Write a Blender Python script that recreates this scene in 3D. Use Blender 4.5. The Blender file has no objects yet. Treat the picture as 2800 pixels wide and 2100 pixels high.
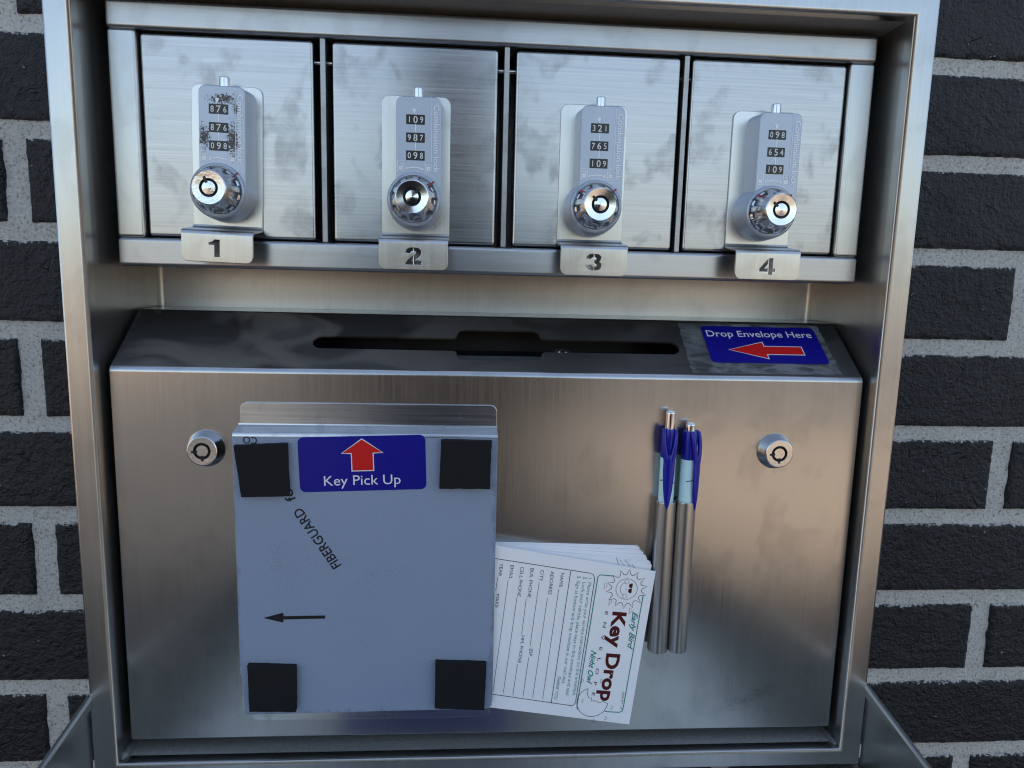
import bpy, math, random
from mathutils import Vector, Matrix, noise
from mathutils.geometry import tessellate_polygon

random.seed(7)
sc = bpy.context.scene
COL = sc.collection
MM = 0.001
CAMZ = 1.35            # metres: height of the lens above the ground
R = math.radians

# ------------------------------------------------------------------ camera
cam_d = bpy.data.cameras.new('camera')
cam = bpy.data.objects.new('camera', cam_d)
COL.objects.link(cam)
cam_d.sensor_width = 36.0
cam_d.lens = 24.94
cam_d.clip_start = 0.01
cam_d.clip_end = 2000
M3 = Matrix(((0.99753981, -0.01472966, -0.06853737),
             (-0.0655362, 0.15113089, -0.98633892),
             (0.02488655, 0.988404, 0.14979375)))
cam.matrix_world = Matrix.Translation((0, -0.438, CAMZ)) @ M3.to_4x4()
sc.camera = cam

# ------------------------------------------------------------------ light
SUN_EL = R(47)
w = bpy.data.worlds.new('World')
sc.world = w
w.use_nodes = True
wn = w.node_tree.nodes
wn.clear()
sky = wn.new('ShaderNodeTexSky')
sky.sky_type = 'NISHITA'
sky.sun_disc = False
sky.sun_elevation = SUN_EL
sky.sun_rotation = R(14)
sky.air_density = 1.0
sky.dust_density = 2.5
sky.ozone_density = 0.3
bg = wn.new('ShaderNodeBackground')
bg.inputs['Strength'].default_value = 0.12
wo = wn.new('ShaderNodeOutputWorld')
tint = wn.new('ShaderNodeMix')          # camera white balance: a touch warmer than raw sky light
tint.data_type = 'RGBA'
tint.blend_type = 'MULTIPLY'
tint.inputs[0].default_value = 1.0
tint.inputs[7].default_value = (1.055, 1.0, 0.925, 1)
w.node_tree.links.new(sky.outputs[0], tint.inputs[6])
w.node_tree.links.new(tint.outputs[2], bg.inputs[0])
w.node_tree.links.new(bg.outputs[0], wo.inputs[0])

sun_d = bpy.data.lights.new('sun', 'SUN')
sun_d.energy = 4.0
sun_d.angle = R(0.5)
sun_d.color = (1.0, 0.94, 0.86)
sun = bpy.data.objects.new('sun', sun_d)
COL.objects.link(sun)
sun.rotation_euler = (-(math.pi / 2 - SUN_EL), 0, R(-14))

vs = sc.view_settings
vs.view_transform = 'Standard'
vs.look = 'None'
vs.gamma = 1.0
vs.use_curve_mapping = False
vs.exposure = 1.75
sc.render.engine = 'CYCLES'
sc.cycles.use_denoising = True
sc.cycles.denoising_prefilter = 'ACCURATE'
sc.cycles.filter_width = 1.15
sc.cycles.blur_glossy = 0.3
sc.cycles.max_bounces = 10
sc.cycles.glossy_bounces = 6
sc.cycles.sample_clamp_indirect = 6.0


# ------------------------------------------------------------------ materials
def new_mat(name):
    m = bpy.data.materials.new(name)
    m.use_nodes = True
    nt = m.node_tree
    return m, nt, nt.nodes['Principled BSDF']


def node(nt, kind, **kw):
    n = nt.nodes.new(kind)
    for k, v in kw.items():
        setattr(n, k, v)
    return n


def noise_tex(nt, scale, detail=3.0, rough=0.5, vec=None, dist=0.0):
    n = node(nt, 'ShaderNodeTexNoise')
    n.inputs['Scale'].default_value = scale
    n.inputs['Detail'].default_value = detail
    n.inputs['Roughness'].default_value = rough
    n.inputs['Distortion'].default_value = dist
    if vec is not None:
        nt.links.new(vec, n.inputs['Vector'])
    return n.outputs['Fac']


def ramp(nt, fac, stops):
    r = node(nt, 'ShaderNodeValToRGB')
    e = r.color_ramp.elements
    while len(e) < len(stops):
        e.new(0.5)
    for k, (p, c) in enumerate(stops):
        e[k].position = p
        e[k].color = (c, c, c, 1) if not isinstance(c, tuple) else (*c, 1)
    nt.links.new(fac, r.inputs[0])
    return r.outputs[0]


def math_n(nt, op, a, b=None, clamp=False):
    n = node(nt, 'ShaderNodeMath', operation=op, use_clamp=clamp)
    for k, x in enumerate((a, b)):
        if x is None:
            continue
        if isinstance(x, (int, float)):
            n.inputs[k].default_value = x
        else:
            nt.links.new(x, n.inputs[k])
    return n.outputs[0]


def mix_c(nt, fac, a, b, mode='MIX'):
    n = node(nt, 'ShaderNodeMix', data_type='RGBA', blend_type=mode)
    for sock, x in ((n.inputs[0], fac), (n.inputs[6], a), (n.inputs[7], b)):
        if isinstance(x, (int, float)):
            sock.default_value = x
        elif isinstance(x, tuple):
            sock.default_value = (*x, 1)
        else:
            nt.links.new(x, sock)
    return n.outputs[2]


def obj_vec(nt, scale=(1, 1, 1), loc=(0, 0, 0)):
    tc = node(nt, 'ShaderNodeTexCoord')
    mp = node(nt, 'ShaderNodeMapping')
    mp.inputs['Scale'].default_value = scale
    mp.inputs['Location'].default_value = loc
    nt.links.new(tc.outputs['Object'], mp.inputs[0])
    return mp.outputs[0]


def bump(nt, bsdf, height, strength, dist):
    b = node(nt, 'ShaderNodeBump')
    b.inputs['Strength'].default_value = strength
    b.inputs['Distance'].default_value = dist
    nt.links.new(height, b.inputs['Height'])
    nt.links.new(b.outputs[0], bsdf.inputs['Normal'])


def steel(name, grain='z', base=(0.48, 0.48, 0.475), rough=0.27, aniso=0.6, smudge=0.3,
          streak=0.22, dust=0.0, seed=0.0, scuffs=()):
    """brushed stainless steel; grain = direction of the brush lines"""
    m, nt, b = new_mat(name)
    hi, lo = (900.0, 14.0)
    sc1 = (lo, 300, hi) if grain == 'x' else (hi, 300, lo)
    sc2 = (6, 100, 220) if grain == 'x' else (220, 100, 6)
    s1 = noise_tex(nt, 1.0, 4, 0.65, obj_vec(nt, sc1, (seed, seed, seed)))
    s2 = noise_tex(nt, 1.0, 3, 0.6, obj_vec(nt, sc2, (seed * 2, 0, seed)))
    s = math_n(nt, 'ADD', math_n(nt, 'MULTIPLY', s1, 0.82), math_n(nt, 'MULTIPLY', s2, 0.18))
    s = math_n(nt, 'MULTIPLY', math_n(nt, 'SUBTRACT', s, 0.5), 2.2)
    # finger smudges and wipe marks
    v = obj_vec(nt, (1, 1, 0.75), (seed * 3.1, seed, 1.7))
    g = noise_tex(nt, 44.0, 3, 0.5, v, 0.3)
    g2 = noise_tex(nt, 90.0, 3, 0.6, v, 0.3)
    mask = math_n(nt, 'MULTIPLY', ramp(nt, g, [(0.53, 0.0), (0.61, 1.0)]), ramp(nt, g2, [(0.35, 0.25), (0.6, 1.0)]))
    big = noise_tex(nt, 7.0, 3, 0.5, obj_vec(nt, (1, 1, 1), (seed, 3, seed * 2)))
    f = math_n(nt, 'ADD', 1.0, math_n(nt, 'MULTIPLY', s, streak))
    f = math_n(nt, 'SUBTRACT', f, math_n(nt, 'MULTIPLY', mask, smudge * 0.55))
    f = math_n(nt, 'MULTIPLY', f, math_n(nt, 'ADD', 0.9, math_n(nt, 'MULTIPLY', big, 0.2)))
    for (cx, cz, rx, rz, an, amt) in scuffs:      # old rub marks: place and size in metres
        mp = node(nt, 'ShaderNodeMapping', vector_type='TEXTURE')
        mp.inputs['Location'].default_value = (cx, 0, cz)
        mp.inputs['Rotation'].default_value = (0, R(an), 0)
        mp.inputs['Scale'].default_value = (rx, 1e3, rz)
        nt.links.new(obj_vec(nt), mp.inputs[0])
        ln = node(nt, 'ShaderNodeVectorMath', operation='LENGTH')
        nt.links.new(mp.outputs[0], ln.inputs[0])
        q = math_n(nt, 'SUBTRACT', 1.0, ln.outputs['Value'], clamp=True)
        q = math_n(nt, 'MULTIPLY', q, ramp(nt, noise_tex(nt, 1.0, 4, 0.7, obj_vec(nt, (120, 100, 420))), [(0.38, 0.0), (0.62, 1.0)]))
        f = math_n(nt, 'MULTIPLY', f, math_n(nt, 'SUBTRACT', 1.0, math_n(nt, 'MULTIPLY', q, amt)))
    vm = node(nt, 'ShaderNodeVectorMath', operation='SCALE')
    vm.inputs[0].default_value = base
    nt.links.new(f, vm.inputs['Scale'])
    colr = vm.outputs[0]
    b.inputs['Metallic'].default_value = 1.0
    rr = math_n(nt, 'ADD', rough, math_n(nt, 'MULTIPLY', s, 0.06))
    rr = math_n(nt, 'ADD', rr, math_n(nt, 'MULTIPLY', mask, smudge * 0.10), clamp=True)
    if dust > 0:
        d1 = noise_tex(nt, 16.0, 2, 0.4, obj_vec(nt, (1, 1.6, 1.6), (5.2, 1.1, 0.4)), 1.4)
        dm = ramp(nt, d1, [(0.42, 0.0), (0.60, 1.0)])
        fine = noise_tex(nt, 900.0, 2, 0.7, obj_vec(nt))
        dm = math_n(nt, 'MULTIPLY', dm, ramp(nt, fine, [(0.3, 0.6), (0.7, 1.0)]))
        tcx = node(nt, 'ShaderNodeSeparateXYZ')
        nt.links.new(obj_vec(nt), tcx.inputs[0])
        fade = ramp(nt, math_n(nt, 'MULTIPLY', math_n(nt, 'ADD', tcx.outputs[0], 0.25), 2.0), [(0.25, 1.0), (0.50, 0.25)])
        dm = math_n(nt, 'MULTIPLY', math_n(nt, 'ADD', math_n(nt, 'MULTIPLY', math_n(nt, 'MULTIPLY', dm, fade), 0.7), 0.12), dust, clamp=True)
        colr = mix_c(nt, dm, colr, (0.165, 0.142, 0.118))
        nt.links.new(math_n(nt, 'SUBTRACT', 1.0, math_n(nt, 'MULTIPLY', dm, 0.9)), b.inputs['Metallic'])
        rr = math_n(nt, 'ADD', rr, math_n(nt, 'MULTIPLY', dm, 0.5), clamp=True)
    nt.links.new(colr, b.inputs['Base Color'])
    nt.links.new(rr, b.inputs['Roughness'])
    if aniso > 0:
        b.inputs['Anisotropic'].default_value = aniso
        ge = node(nt, 'ShaderNodeNewGeometry')
        t = node(nt, 'ShaderNodeVectorMath', operation='CROSS_PRODUCT')      # across the brush lines
        nt.links.new(ge.outputs['Normal'], t.inputs[0])
        t.inputs[1].default_value = (0, 0, 1) if grain == 'z' else (1, 0, 0)
        nt.links.new(t.outputs[0], b.inputs['Tangent'])
    wob = noise_tex(nt, 9.0, 2, 0.5, obj_vec(nt, (1, 1, 1), (seed, 0, 0)))
    h = math_n(nt, 'ADD', math_n(nt, 'MULTIPLY', s1, 0.05), math_n(nt, 'MULTIPLY', wob, 1.0))
    bump(nt, b, h, 0.35, 0.0006)
    return m


def plain(name, colour, rough=0.5, metal=0.0, spec=0.5, bump_s=0.0, bump_scale=300.0, var=0.0, coat=0.0):
    m, nt, b = new_mat(name)
    b.inputs['Roughness'].default_value = rough
    b.inputs['Metallic'].default_value = metal
    b.inputs['Specular IOR Level'].default_value = spec
    b.inputs['Coat Weight'].default_value = coat
    b.inputs['Coat Roughness'].default_value = 0.15
    n = noise_tex(nt, bump_scale, 4, 0.6, obj_vec(nt))
    lo = tuple(c * (1 - var) for c in colour)
    hi = tuple(min(1, c * (1 + var)) for c in colour)
    nt.links.new(mix_c(nt, n, lo, hi), b.inputs['Base Color'])
    if bump_s:
        bump(nt, b, n, bump_s, 0.0006)
    return m


S_FRAME = steel('steel_frame', 'z', rough=0.30, aniso=0.5, smudge=0.15, streak=0.12, seed=1.3)
S_FRAME_H = steel('steel_rail', 'x', rough=0.30, aniso=0.55, smudge=0.15, streak=0.2, seed=2.1)
S_INNER = steel('steel_inner', 'z', base=(0.45, 0.447, 0.437), rough=0.34, aniso=0.5, smudge=0.15, streak=0.14, seed=3.7)
S_LID = steel('steel_cover', 'x', base=(0.44, 0.435, 0.43), rough=0.3, aniso=0.0, smudge=0.3, streak=0.15, seed=20.3)
S_BOX = steel('steel_box', 'z', base=(0.48, 0.48, 0.478), rough=0.235, aniso=0.55, smudge=0.2, streak=0.14, seed=4.9,
              scuffs=((0.178, 0.022, 0.036, 0.007, -22, 0.32), (0.19, 0.030, 0.014, 0.007, 10, 0.25)))
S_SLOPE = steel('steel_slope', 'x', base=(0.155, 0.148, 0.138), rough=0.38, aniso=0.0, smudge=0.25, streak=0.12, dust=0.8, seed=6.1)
S_DOOR = [steel('steel_door_%s' % k, 'x', base=(0.44, 0.44, 0.442), rough=0.235, aniso=0.65, smudge=0.38, streak=0.42, seed=s)
          for k, s in (('a', 7.7), ('b', 9.2), ('c', 11.9), ('d', 13.4))]
S_TAG = steel('steel_tag', 'z', base=(0.58, 0.58, 0.57), rough=0.3, aniso=0.6, smudge=0.15, streak=0.2, seed=15.5)
S_LEDGE = plain('dusty_steel', (0.36, 0.34, 0.315), 0.55, 0.3, var=0.45, bump_s=0.3, bump_scale=500)
S_FLANGE = steel('steel_flange', 'x', base=(0.6, 0.6, 0.6), rough=0.25, aniso=0.6, smudge=0.3, streak=0.4, seed=16.6)
S_TUBE = steel('steel_tube', 'z', base=(0.50, 0.497, 0.49), rough=0.29, aniso=0.0, smudge=0.05, streak=0.05, seed=17.1)
S_DARK = steel('steel_divider', 'x', base=(0.4, 0.4, 0.4), rough=0.42, aniso=0.0, smudge=0.3, streak=0.3, seed=18.1)
CHROME = plain('chrome', (0.70, 0.70, 0.71), 0.12, 1.0, var=0.06, bump_s=0.06, bump_scale=160)
CHROME_W = plain('worn_chrome', (0.66, 0.66, 0.66), 0.17, 1.0, var=0.2, bump_s=0.25, bump_scale=500)
BLACK = plain('black_gap', (0.006, 0.006, 0.007), 0.5)
FOAM = plain('black_foam', (0.010, 0.010, 0.0115), 0.85, spec=0.25, bump_s=0.9, bump_scale=1500, var=0.5)
BLUE = plain('blue_vinyl', (0.007, 0.006, 0.23), 0.32, spec=0.4, bump_s=0.25, bump_scale=120, var=0.1)
RED = plain('red_vinyl', (0.62, 0.012, 0.012), 0.35, spec=0.4, var=0.05)
WHITE = plain('white_vinyl', (0.75, 0.75, 0.76), 0.4, spec=0.4)
WHITE_DIGIT = plain('white_digit', (0.75, 0.75, 0.73), 0.5)
WHEEL = plain('black_wheel', (0.008, 0.008, 0.009), 0.3)
INK = plain('black_ink', (0.008, 0.008, 0.010), 0.4)
PAPER = plain('white_paper', (0.90, 0.90, 0.91), 0.75, spec=0.25, var=0.03, bump_s=0.05, bump_scale=90)
P_INK = plain('brown_ink', (0.022, 0.010, 0.010), 0.6, spec=0.2)
P_MAROON = plain('maroon_ink', (0.085, 0.010, 0.010), 0.55, spec=0.2)
P_TEAL = plain('teal_ink', (0.0, 0.24, 0.20), 0.6, spec=0.2)
NAVY = plain('navy_plastic', (0.005, 0.010, 0.28), 0.25, spec=0.5, var=0.1)
PALE = plain('pale_blue_plastic', (0.62, 0.86, 0.88), 0.3, spec=0.5, var=0.05)
GREEN = plain('green_ink', (0.05, 0.14, 0.05), 0.5)
RED_PAINT = plain('red_paint', (0.32, 0.02, 0.015), 0.5)
WELD = plain('weld_metal', (0.32, 0.33, 0.31), 0.5, 0.8, var=0.5, bump_s=1.0, bump_scale=350)
EMBOSS = plain('raised_edge_highlight', (0.74, 0.76, 0.80), 0.42, 0.3)  # lock grey lightened to stand in for light catching the raised edges


def lock_paint(name, worn):
    m, nt, b = new_mat(name)
    n = noise_tex(nt, 1400, 3, 0.6, obj_vec(nt))
    c = mix_c(nt, n, (0.40, 0.45, 0.53), (0.48, 0.535, 0.62))
    metal = 0.45
    if worn:
        v = obj_vec(nt)
        total = None
        # patches of rubbed-off paint, in lock coordinates (metres)
        for (x, z, rx, rz) in ((-0.0075, 0.052, 0.0042, 0.0085), (0.0090, 0.051, 0.0042, 0.0125), (0.003, 0.074, 0.010, 0.0034),
                               (0.0105, 0.0685, 0.0020, 0.0045)):
            mp = node(nt, 'ShaderNodeMapping')
            mp.inputs['Location'].default_value = (-x / rx, 0, -z / rz)
            mp.inputs['Scale'].default_value = (1 / rx, 0, 1 / rz)
            nt.links.new(v, mp.inputs[0])
            ln = node(nt, 'ShaderNodeVectorMath', operation='LENGTH')
            nt.links.new(mp.outputs[0], ln.inputs[0])
            q = math_n(nt, 'SUBTRACT', 1.25, ln.outputs['Value'], clamp=True)
            total = q if total is None else math_n(nt, 'MAXIMUM', total, q)
        a = noise_tex(nt, 900, 4, 0.75, v)
        k = math_n(nt, 'ADD', math_n(nt, 'MULTIPLY', total, 0.26), a)
        mk = ramp(nt, k, [(0.64, 0.0), (0.69, 1.0)])
        mk = math_n(nt, 'MULTIPLY', mk, math_n(nt, 'GREATER_THAN', total, 0.05))
        c = mix_c(nt, mk, c, (0.045, 0.037, 0.03))
        nt.links.new(math_n(nt, 'MULTIPLY', math_n(nt, 'SUBTRACT', 1.0, mk), 0.45), b.inputs['Metallic'])
    else:
        b.inputs['Metallic'].default_value = metal
    nt.links.new(c, b.inputs['Base Color'])
    b.inputs['Roughness'].default_value = 0.38
    bump(nt, b, n, 0.12, 0.0002)
    return m


PAINT = lock_paint('grey_lock_paint', False)
PAINT_WORN = lock_paint('worn_lock_paint', True)


def film_mat():
    m, nt, b = new_mat('protective_film')
    n = noise_tex(nt, 25, 3, 0.5, obj_vec(nt))
    c = mix_c(nt, n, (0.25, 0.305, 0.41), (0.262, 0.32, 0.43))
    # handling grime: sparse dark specks along the right and lower edge
    sp = noise_tex(nt, 1100, 2, 0.7, obj_vec(nt))
    ar = noise_tex(nt, 22, 3, 0.6, obj_vec(nt, (1, 1, 1), (1.7, 0, 0.6)))
    k = math_n(nt, 'ADD', sp, math_n(nt, 'MULTIPLY', ar, 0.35))
    mk = math_n(nt, 'MULTIPLY', ramp(nt, k, [(0.83, 0.0), (0.88, 1.0)]), 0.7)
    xs = node(nt, 'ShaderNodeSeparateXYZ')
    nt.links.new(obj_vec(nt), xs.inputs[0])
    edge = math_n(nt, 'MAXIMUM', ramp(nt, math_n(nt, 'MULTIPLY', xs.outputs[0], 10.0), [(0.745, 0.0), (0.82, 1.0)]),
                  ramp(nt, math_n(nt, 'MULTIPLY', xs.outputs[2], 10.0), [(0.0, 0.9), (0.05, 0.0)]))
    edge = math_n(nt, 'MAXIMUM', edge, ramp(nt, math_n(nt, 'ADD', math_n(nt, 'MULTIPLY', xs.outputs[0], 10.0), 1.0), [(0.17, 0.9), (0.215, 0.0)]))
    eg = noise_tex(nt, 180, 5, 0.75, obj_vec(nt, (1, 1, 0.35)))
    em_ = math_n(nt, 'MULTIPLY', ramp(nt, math_n(nt, 'ADD', eg, math_n(nt, 'MULTIPLY', edge, 0.30)), [(0.68, 0.0), (0.80, 1.0)]), 0.3)
    mk = math_n(nt, 'MAXIMUM', mk, em_)
    c = mix_c(nt, mk, c, (0.04, 0.042, 0.05))
    nt.links.new(c, b.inputs['Base Color'])
    b.inputs['Roughness'].default_value = 0.33
    b.inputs['Specular IOR Level'].default_value = 0.5
    wv = noise_tex(nt, 40, 2, 0.5, obj_vec(nt))
    bump(nt, b, wv, 0.25, 0.0006)
    return m


FILM = film_mat()


def tape_mat():
    m, nt, b = new_mat('clear_tape')
    n = noise_tex(nt, 70, 5, 0.65, obj_vec(nt, (1, 2.5, 2.5)))
    b.inputs['Base Color'].default_value = (0.35, 0.36, 0.38, 1)
    b.inputs['Roughness'].default_value = 0.18
    b.inputs['Specular IOR Level'].default_value = 0.6
    nt.links.new(ramp(nt, n, [(0.42, 0.03), (0.72, 0.38)]), b.inputs['Alpha'])
    bump(nt, b, n, 0.3, 0.0005)
    return m


TAPE = tape_mat()


def brick_mat():
    m, nt, b = new_mat('black_painted_brick')
    v = obj_vec(nt)
    n = noise_tex(nt, 9, 3, 0.5, v)
    c = mix_c(nt, n, (0.0060, 0.0066, 0.0090), (0.012, 0.0128, 0.0165))
    sp = noise_tex(nt, 260, 2, 0.6, v)
    ar = noise_tex(nt, 40, 3, 0.6, v)
    k = math_n(nt, 'ADD', sp, math_n(nt, 'MULTIPLY', ar, 0.30))
    mk = ramp(nt, k, [(0.875, 0.0), (0.90, 1.0)])
    c = mix_c(nt, mk, c, (0.34, 0.34, 0.33))
    at = node(nt, 'ShaderNodeAttribute', attribute_name='edge')       # mortar smeared over the arrises, mostly the upper ones
    rg = noise_tex(nt, 320, 5, 0.75, v)
    sm = math_n(nt, 'SUBTRACT', math_n(nt, 'ADD', rg, math_n(nt, 'MULTIPLY', noise_tex(nt, 45, 2, 0.5, v), 0.5)), math_n(nt, 'MULTIPLY', at.outputs['Fac'], 1.0))
    sm = ramp(nt, sm, [(0.52, 0.0), (0.58, 1.0)])
    c = mix_c(nt, sm, c, mix_c(nt, rg, (0.30, 0.29, 0.27), (0.72, 0.70, 0.67)))
    nt.links.new(c, b.inputs['Base Color'])
    b.inputs['Roughness'].default_value = 0.38
    b.inputs['Specular IOR Level'].default_value = 0.42
    f = noise_tex(nt, 260, 6, 0.62, v)
    vo = node(nt, 'ShaderNodeTexVoronoi', feature='DISTANCE_TO_EDGE')
    vo.inputs['Scale'].default_value = 75
    nt.links.new(v, vo.inputs['Vector'])
    cr = ramp(nt, vo.outputs['Distance'], [(0.0, 0.0), (0.03, 1.0)])
    crm = ramp(nt, noise_tex(nt, 60, 2, 0.5, v), [(0.55, 0.0), (0.65, 1.0)])
    cr = math_n(nt, 'MULTIPLY', math_n(nt, 'SUBTRACT', cr, 1.0), crm)
    pim = noise_tex(nt, 110, 3, 0.5, v)
    h = math_n(nt, 'ADD', math_n(nt, 'ADD', f, math_n(nt, 'MULTIPLY', cr, 0.7)), math_n(nt, 'MULTIPLY', pim, 0.8))
    h = math_n(nt, 'ADD', h, math_n(nt, 'MULTIPLY', mk, 0.6))
    bump(nt, b, h, 1.0, 0.0042)
    return m


def mortar_mat():
    m, nt, b = new_mat('mortar')
    v = obj_vec(nt)
    n = noise_tex(nt, 22, 4, 0.6, v)
    f = noise_tex(nt, 400, 5, 0.8, v)
    c = mix_c(nt, n, (0.58, 0.565, 0.53), (0.78, 0.76, 0.725))
    c = mix_c(nt, ramp(nt, f, [(0.36, 1.0), (0.47, 0.0)]), c, (0.22, 0.21, 0.195))
    c = mix_c(nt, ramp(nt, f, [(0.55, 0.0), (0.64, 1.0)]), c, (0.85, 0.83, 0.79))
    nt.links.new(c, b.inputs['Base Color'])
    b.inputs['Roughness'].default_value = 0.95
    b.inputs['Specular IOR Level'].default_value = 0.2
    bump(nt, b, math_n(nt, 'ADD', f, math_n(nt, 'MULTIPLY', n, 1.5)), 1.0, 0.003)
    return m


BRICK = brick_mat()
MORTAR = mortar_mat()


def ground_mat(name, lo, hi, dark):
    m, nt, b = new_mat(name)
    v = obj_vec(nt)
    n = noise_tex(nt, 0.6, 4, 0.6, v)
    f = noise_tex(nt, 60, 4, 0.6, v)
    c = mix_c(nt, n, lo, hi)
    c = mix_c(nt, math_n(nt, 'MULTIPLY', f, 0.4), c, dark)
    nt.links.new(c, b.inputs['Base Color'])
    b.inputs['Roughness'].default_value = 0.9
    return m


# ------------------------------------------------------------------ mesh building (coordinates in mm: x right, y into the wall from the cabinet front, z up from lens height)
class MB:
    def __init__(self):
        self.v, self.f, self.mi = [], [], []

    def add(self, verts, faces, mi=0):
        o = len(self.v)
        self.v += [Vector(p) for p in verts]
        for fc in faces:
            self.f.append([o + k for k in fc])
            self.mi.append(mi)
        return self

    def box(self, x0, x1, y0, y1, z0, z1, mi=0):
        P = [(x, y, z) for x in (x0, x1) for y in (y0, y1) for z in (z0, z1)]
        return self.add(P, [(0, 1, 3, 2), (4, 6, 7, 5), (0, 4, 5, 1), (2, 3, 7, 6), (0, 2, 6, 4), (1, 5, 7, 3)], mi)

    def rbox(self, x0, x1, y0, y1, z0, z1, r=1.0, corner=0.5, mi=0):
        """box whose front (low y) has rounded edges"""
        poly = rrect(x0, x1, z0, z1, max(corner, r + 0.15), 4)
        return self.prism(poly, [], (0, y0, 0), (1, 0, 0), (0, 0, 1), (0, -1, 0), y1 - y0, bev=r, mi=mi)

    def prism(self, outer, holes, O, U, V, N, t, bev=0.0, mi=0, seg=3, back=True):
        """sheet in the plane O + u U + v V, front at N=0, thickness t going to -N, edges rounded by bev"""
        O, U, V, N = Vector(O), Vector(U), Vector(V), Vector(N)
        outer = ccw(outer)
        holes = [ccw(h)[::-1] for h in holes]
        levels = []
        if bev > 0:
            for k in range(seg + 1):
                a = math.pi / 2 * k / seg
                levels.append((bev * (1 - math.sin(a)), -bev * (1 - math.cos(a))))
        else:
            levels.append((0.0, 0.0))
        if levels[-1][1] > -t:
            levels.append((0.0, -t))
        loops = [outer] + holes
        rings = []
        for (ins, n) in levels:
            row = []
            for lp in loops:
                q = inset(lp, ins) if ins else lp
                row.append([O + U * a + V * b_ + N * n for a, b_ in q])
            rings.append(row)
        base = len(self.v)
        idx = []
        for row in rings:
            r2 = []
            for lp in row:
                s = len(self.v)
                self.v += lp
                r2.append(list(range(s, s + len(lp))))
            idx.append(r2)
        for a, b_ in zip(idx[:-1], idx[1:]):
            for la, lb in zip(a, b_):
                n = len(la)
                for k in range(n):
                    self.f.append([la[k], lb[k], lb[(k + 1) % n], la[(k + 1) % n]])
                    self.mi.append(mi)
        for which, flip in ((0, False), (-1, True)):
            if which == -1 and not back:
                continue
            if not holes:
                fc = list(idx[which][0])
                self.f.append(fc[::-1] if flip else fc)
                self.mi.append(mi)
            else:
                flat = [i for lp in idx[which] for i in lp]
                pl = [[Vector((a, b_, 0)) for a, b_ in (inset(lp, levels[which][0]) if levels[which][0] else lp)] for lp in loops]
                for tri in tessellate_polygon(pl):
                    fc = [flat[k] for k in tri]
                    p = [self.v[k] for k in fc]
                    nn = (p[1] - p[0]).cross(p[2] - p[0])
                    want = N if not flip else -N
                    if nn.dot(want) < 0:
                        fc.reverse()
                    self.f.append(fc)
                    self.mi.append(mi)
        return self

    def strip(self, prof, x0, x1, mi=0, closed=False):
        """a y,z profile extruded along x"""
        n = len(prof)
        V_ = [(x, y, z) for x in (x0, x1) for (y, z) in prof]
        F = [(k, (k + 1) % n, n + (k + 1) % n, n + k) for k in range(n if closed else n - 1)]
        if closed:
            F += [tuple(range(n))[::-1], tuple(range(n, 2 * n))]
        return self.add(V_, F, mi)

    def lathe(self, O, axis, prof, n=48, mi=0, mod=None, cap=True, up=None):
        """prof: (radius, height along axis)"""
        O, A = Vector(O), Vector(axis).normalized()
        U = Vector(up) if up else (Vector((0, 0, 1)) if abs(A.z) < 0.9 else Vector((1, 0, 0)))
        U = (U - A * U.dot(A)).normalized()
        W = A.cross(U)
        V_ = []
        for k, (r, h) in enumerate(prof):
            for j in range(n):
                a = 2 * math.pi * j / n
                rr = r * (mod(a, k) if mod else 1)
                V_.append(O + A * h + U * (rr * math.cos(a)) + W * (rr * math.sin(a)))
        F = []
        for k in range(len(prof) - 1):
            for j in range(n):
                F.append((k * n + j, k * n + (j + 1) % n, (k + 1) * n + (j + 1) % n, (k + 1) * n + j))
        if cap:
            F.append(tuple(range(n))[::-1])
            F.append(tuple(range((len(prof) - 1) * n, len(prof) * n)))
        return self.add(V_, F, mi)

    def flat(self, poly, O, U, V, mi=0):
        O, U, V = Vector(O), Vector(U), Vector(V)
        return self.add([O + U * a + V * b_ for a, b_ in ccw(poly)], [tuple(range(len(poly)))], mi)

    def stroke(self, pts, w, O, U, V, mi=0, closed=False):
        """a ribbon of width w along 2D points"""
        O, U, V = Vector(O), Vector(U), Vector(V)
        n = len(pts)
        L, Rr = [], []
        for k in range(n):
            if closed:
                a, c = pts[k - 1], pts[(k + 1) % n]
            else:
                a, c = pts[max(0, k - 1)], pts[min(n - 1, k + 1)]
            dx, dy = c[0] - a[0], c[1] - a[1]
            d = math.hypot(dx, dy) or 1
            nx, ny = -dy / d * w / 2, dx / d * w / 2
            L.append((pts[k][0] + nx, pts[k][1] + ny))
            Rr.append((pts[k][0] - nx, pts[k][1] - ny))
        P = [O + U * a + V * b_ for a, b_ in L + Rr]
        F = [(k, n + k, n + (k + 1) % n, (k + 1) % n) for k in range(n if closed else n - 1)]
        return self.add(P, F, mi)

    def build(self, name, mats, parent=None, origin=None, smooth=38):
        mats = mats if isinstance(mats, (list, tuple)) else [mats]
        if parent is not None:
            origin = Vector(parent['_o'])
            for p in (parent,):
                pass
        origin = Vector(origin) if origin is not None else Vector((0, 0, 0))
        me = bpy.data.meshes.new(name)
        me.from_pydata([(p - origin) * MM for p in self.v], [], self.f)
        for m in mats:
            me.materials.append(m)
        me.polygons.foreach_set('material_index', self.mi)
        me.update()
        if smooth:
            me.shade_smooth()
            me.set_sharp_from_angle(angle=R(smooth))
        o = bpy.data.objects.new(name, me)
        COL.objects.link(o)
        if smooth:
            wm = o.modifiers.new('weighted_normals', 'WEIGHTED_NORMAL')
            wm.keep_sharp = True
            wm.weight = 90
        o['_o'] = tuple(origin)
        if parent is not None:
            o.parent = parent
        else:
            o.location = origin * MM + Vector((0, 0, CAMZ))
        return o


def ccw(poly):
    a = sum(poly[k - 1][0] * poly[k][1] - poly[k][0] * poly[k - 1][1] for k in range(len(poly)))
    return list(poly) if a > 0 else list(poly)[::-1]


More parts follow.
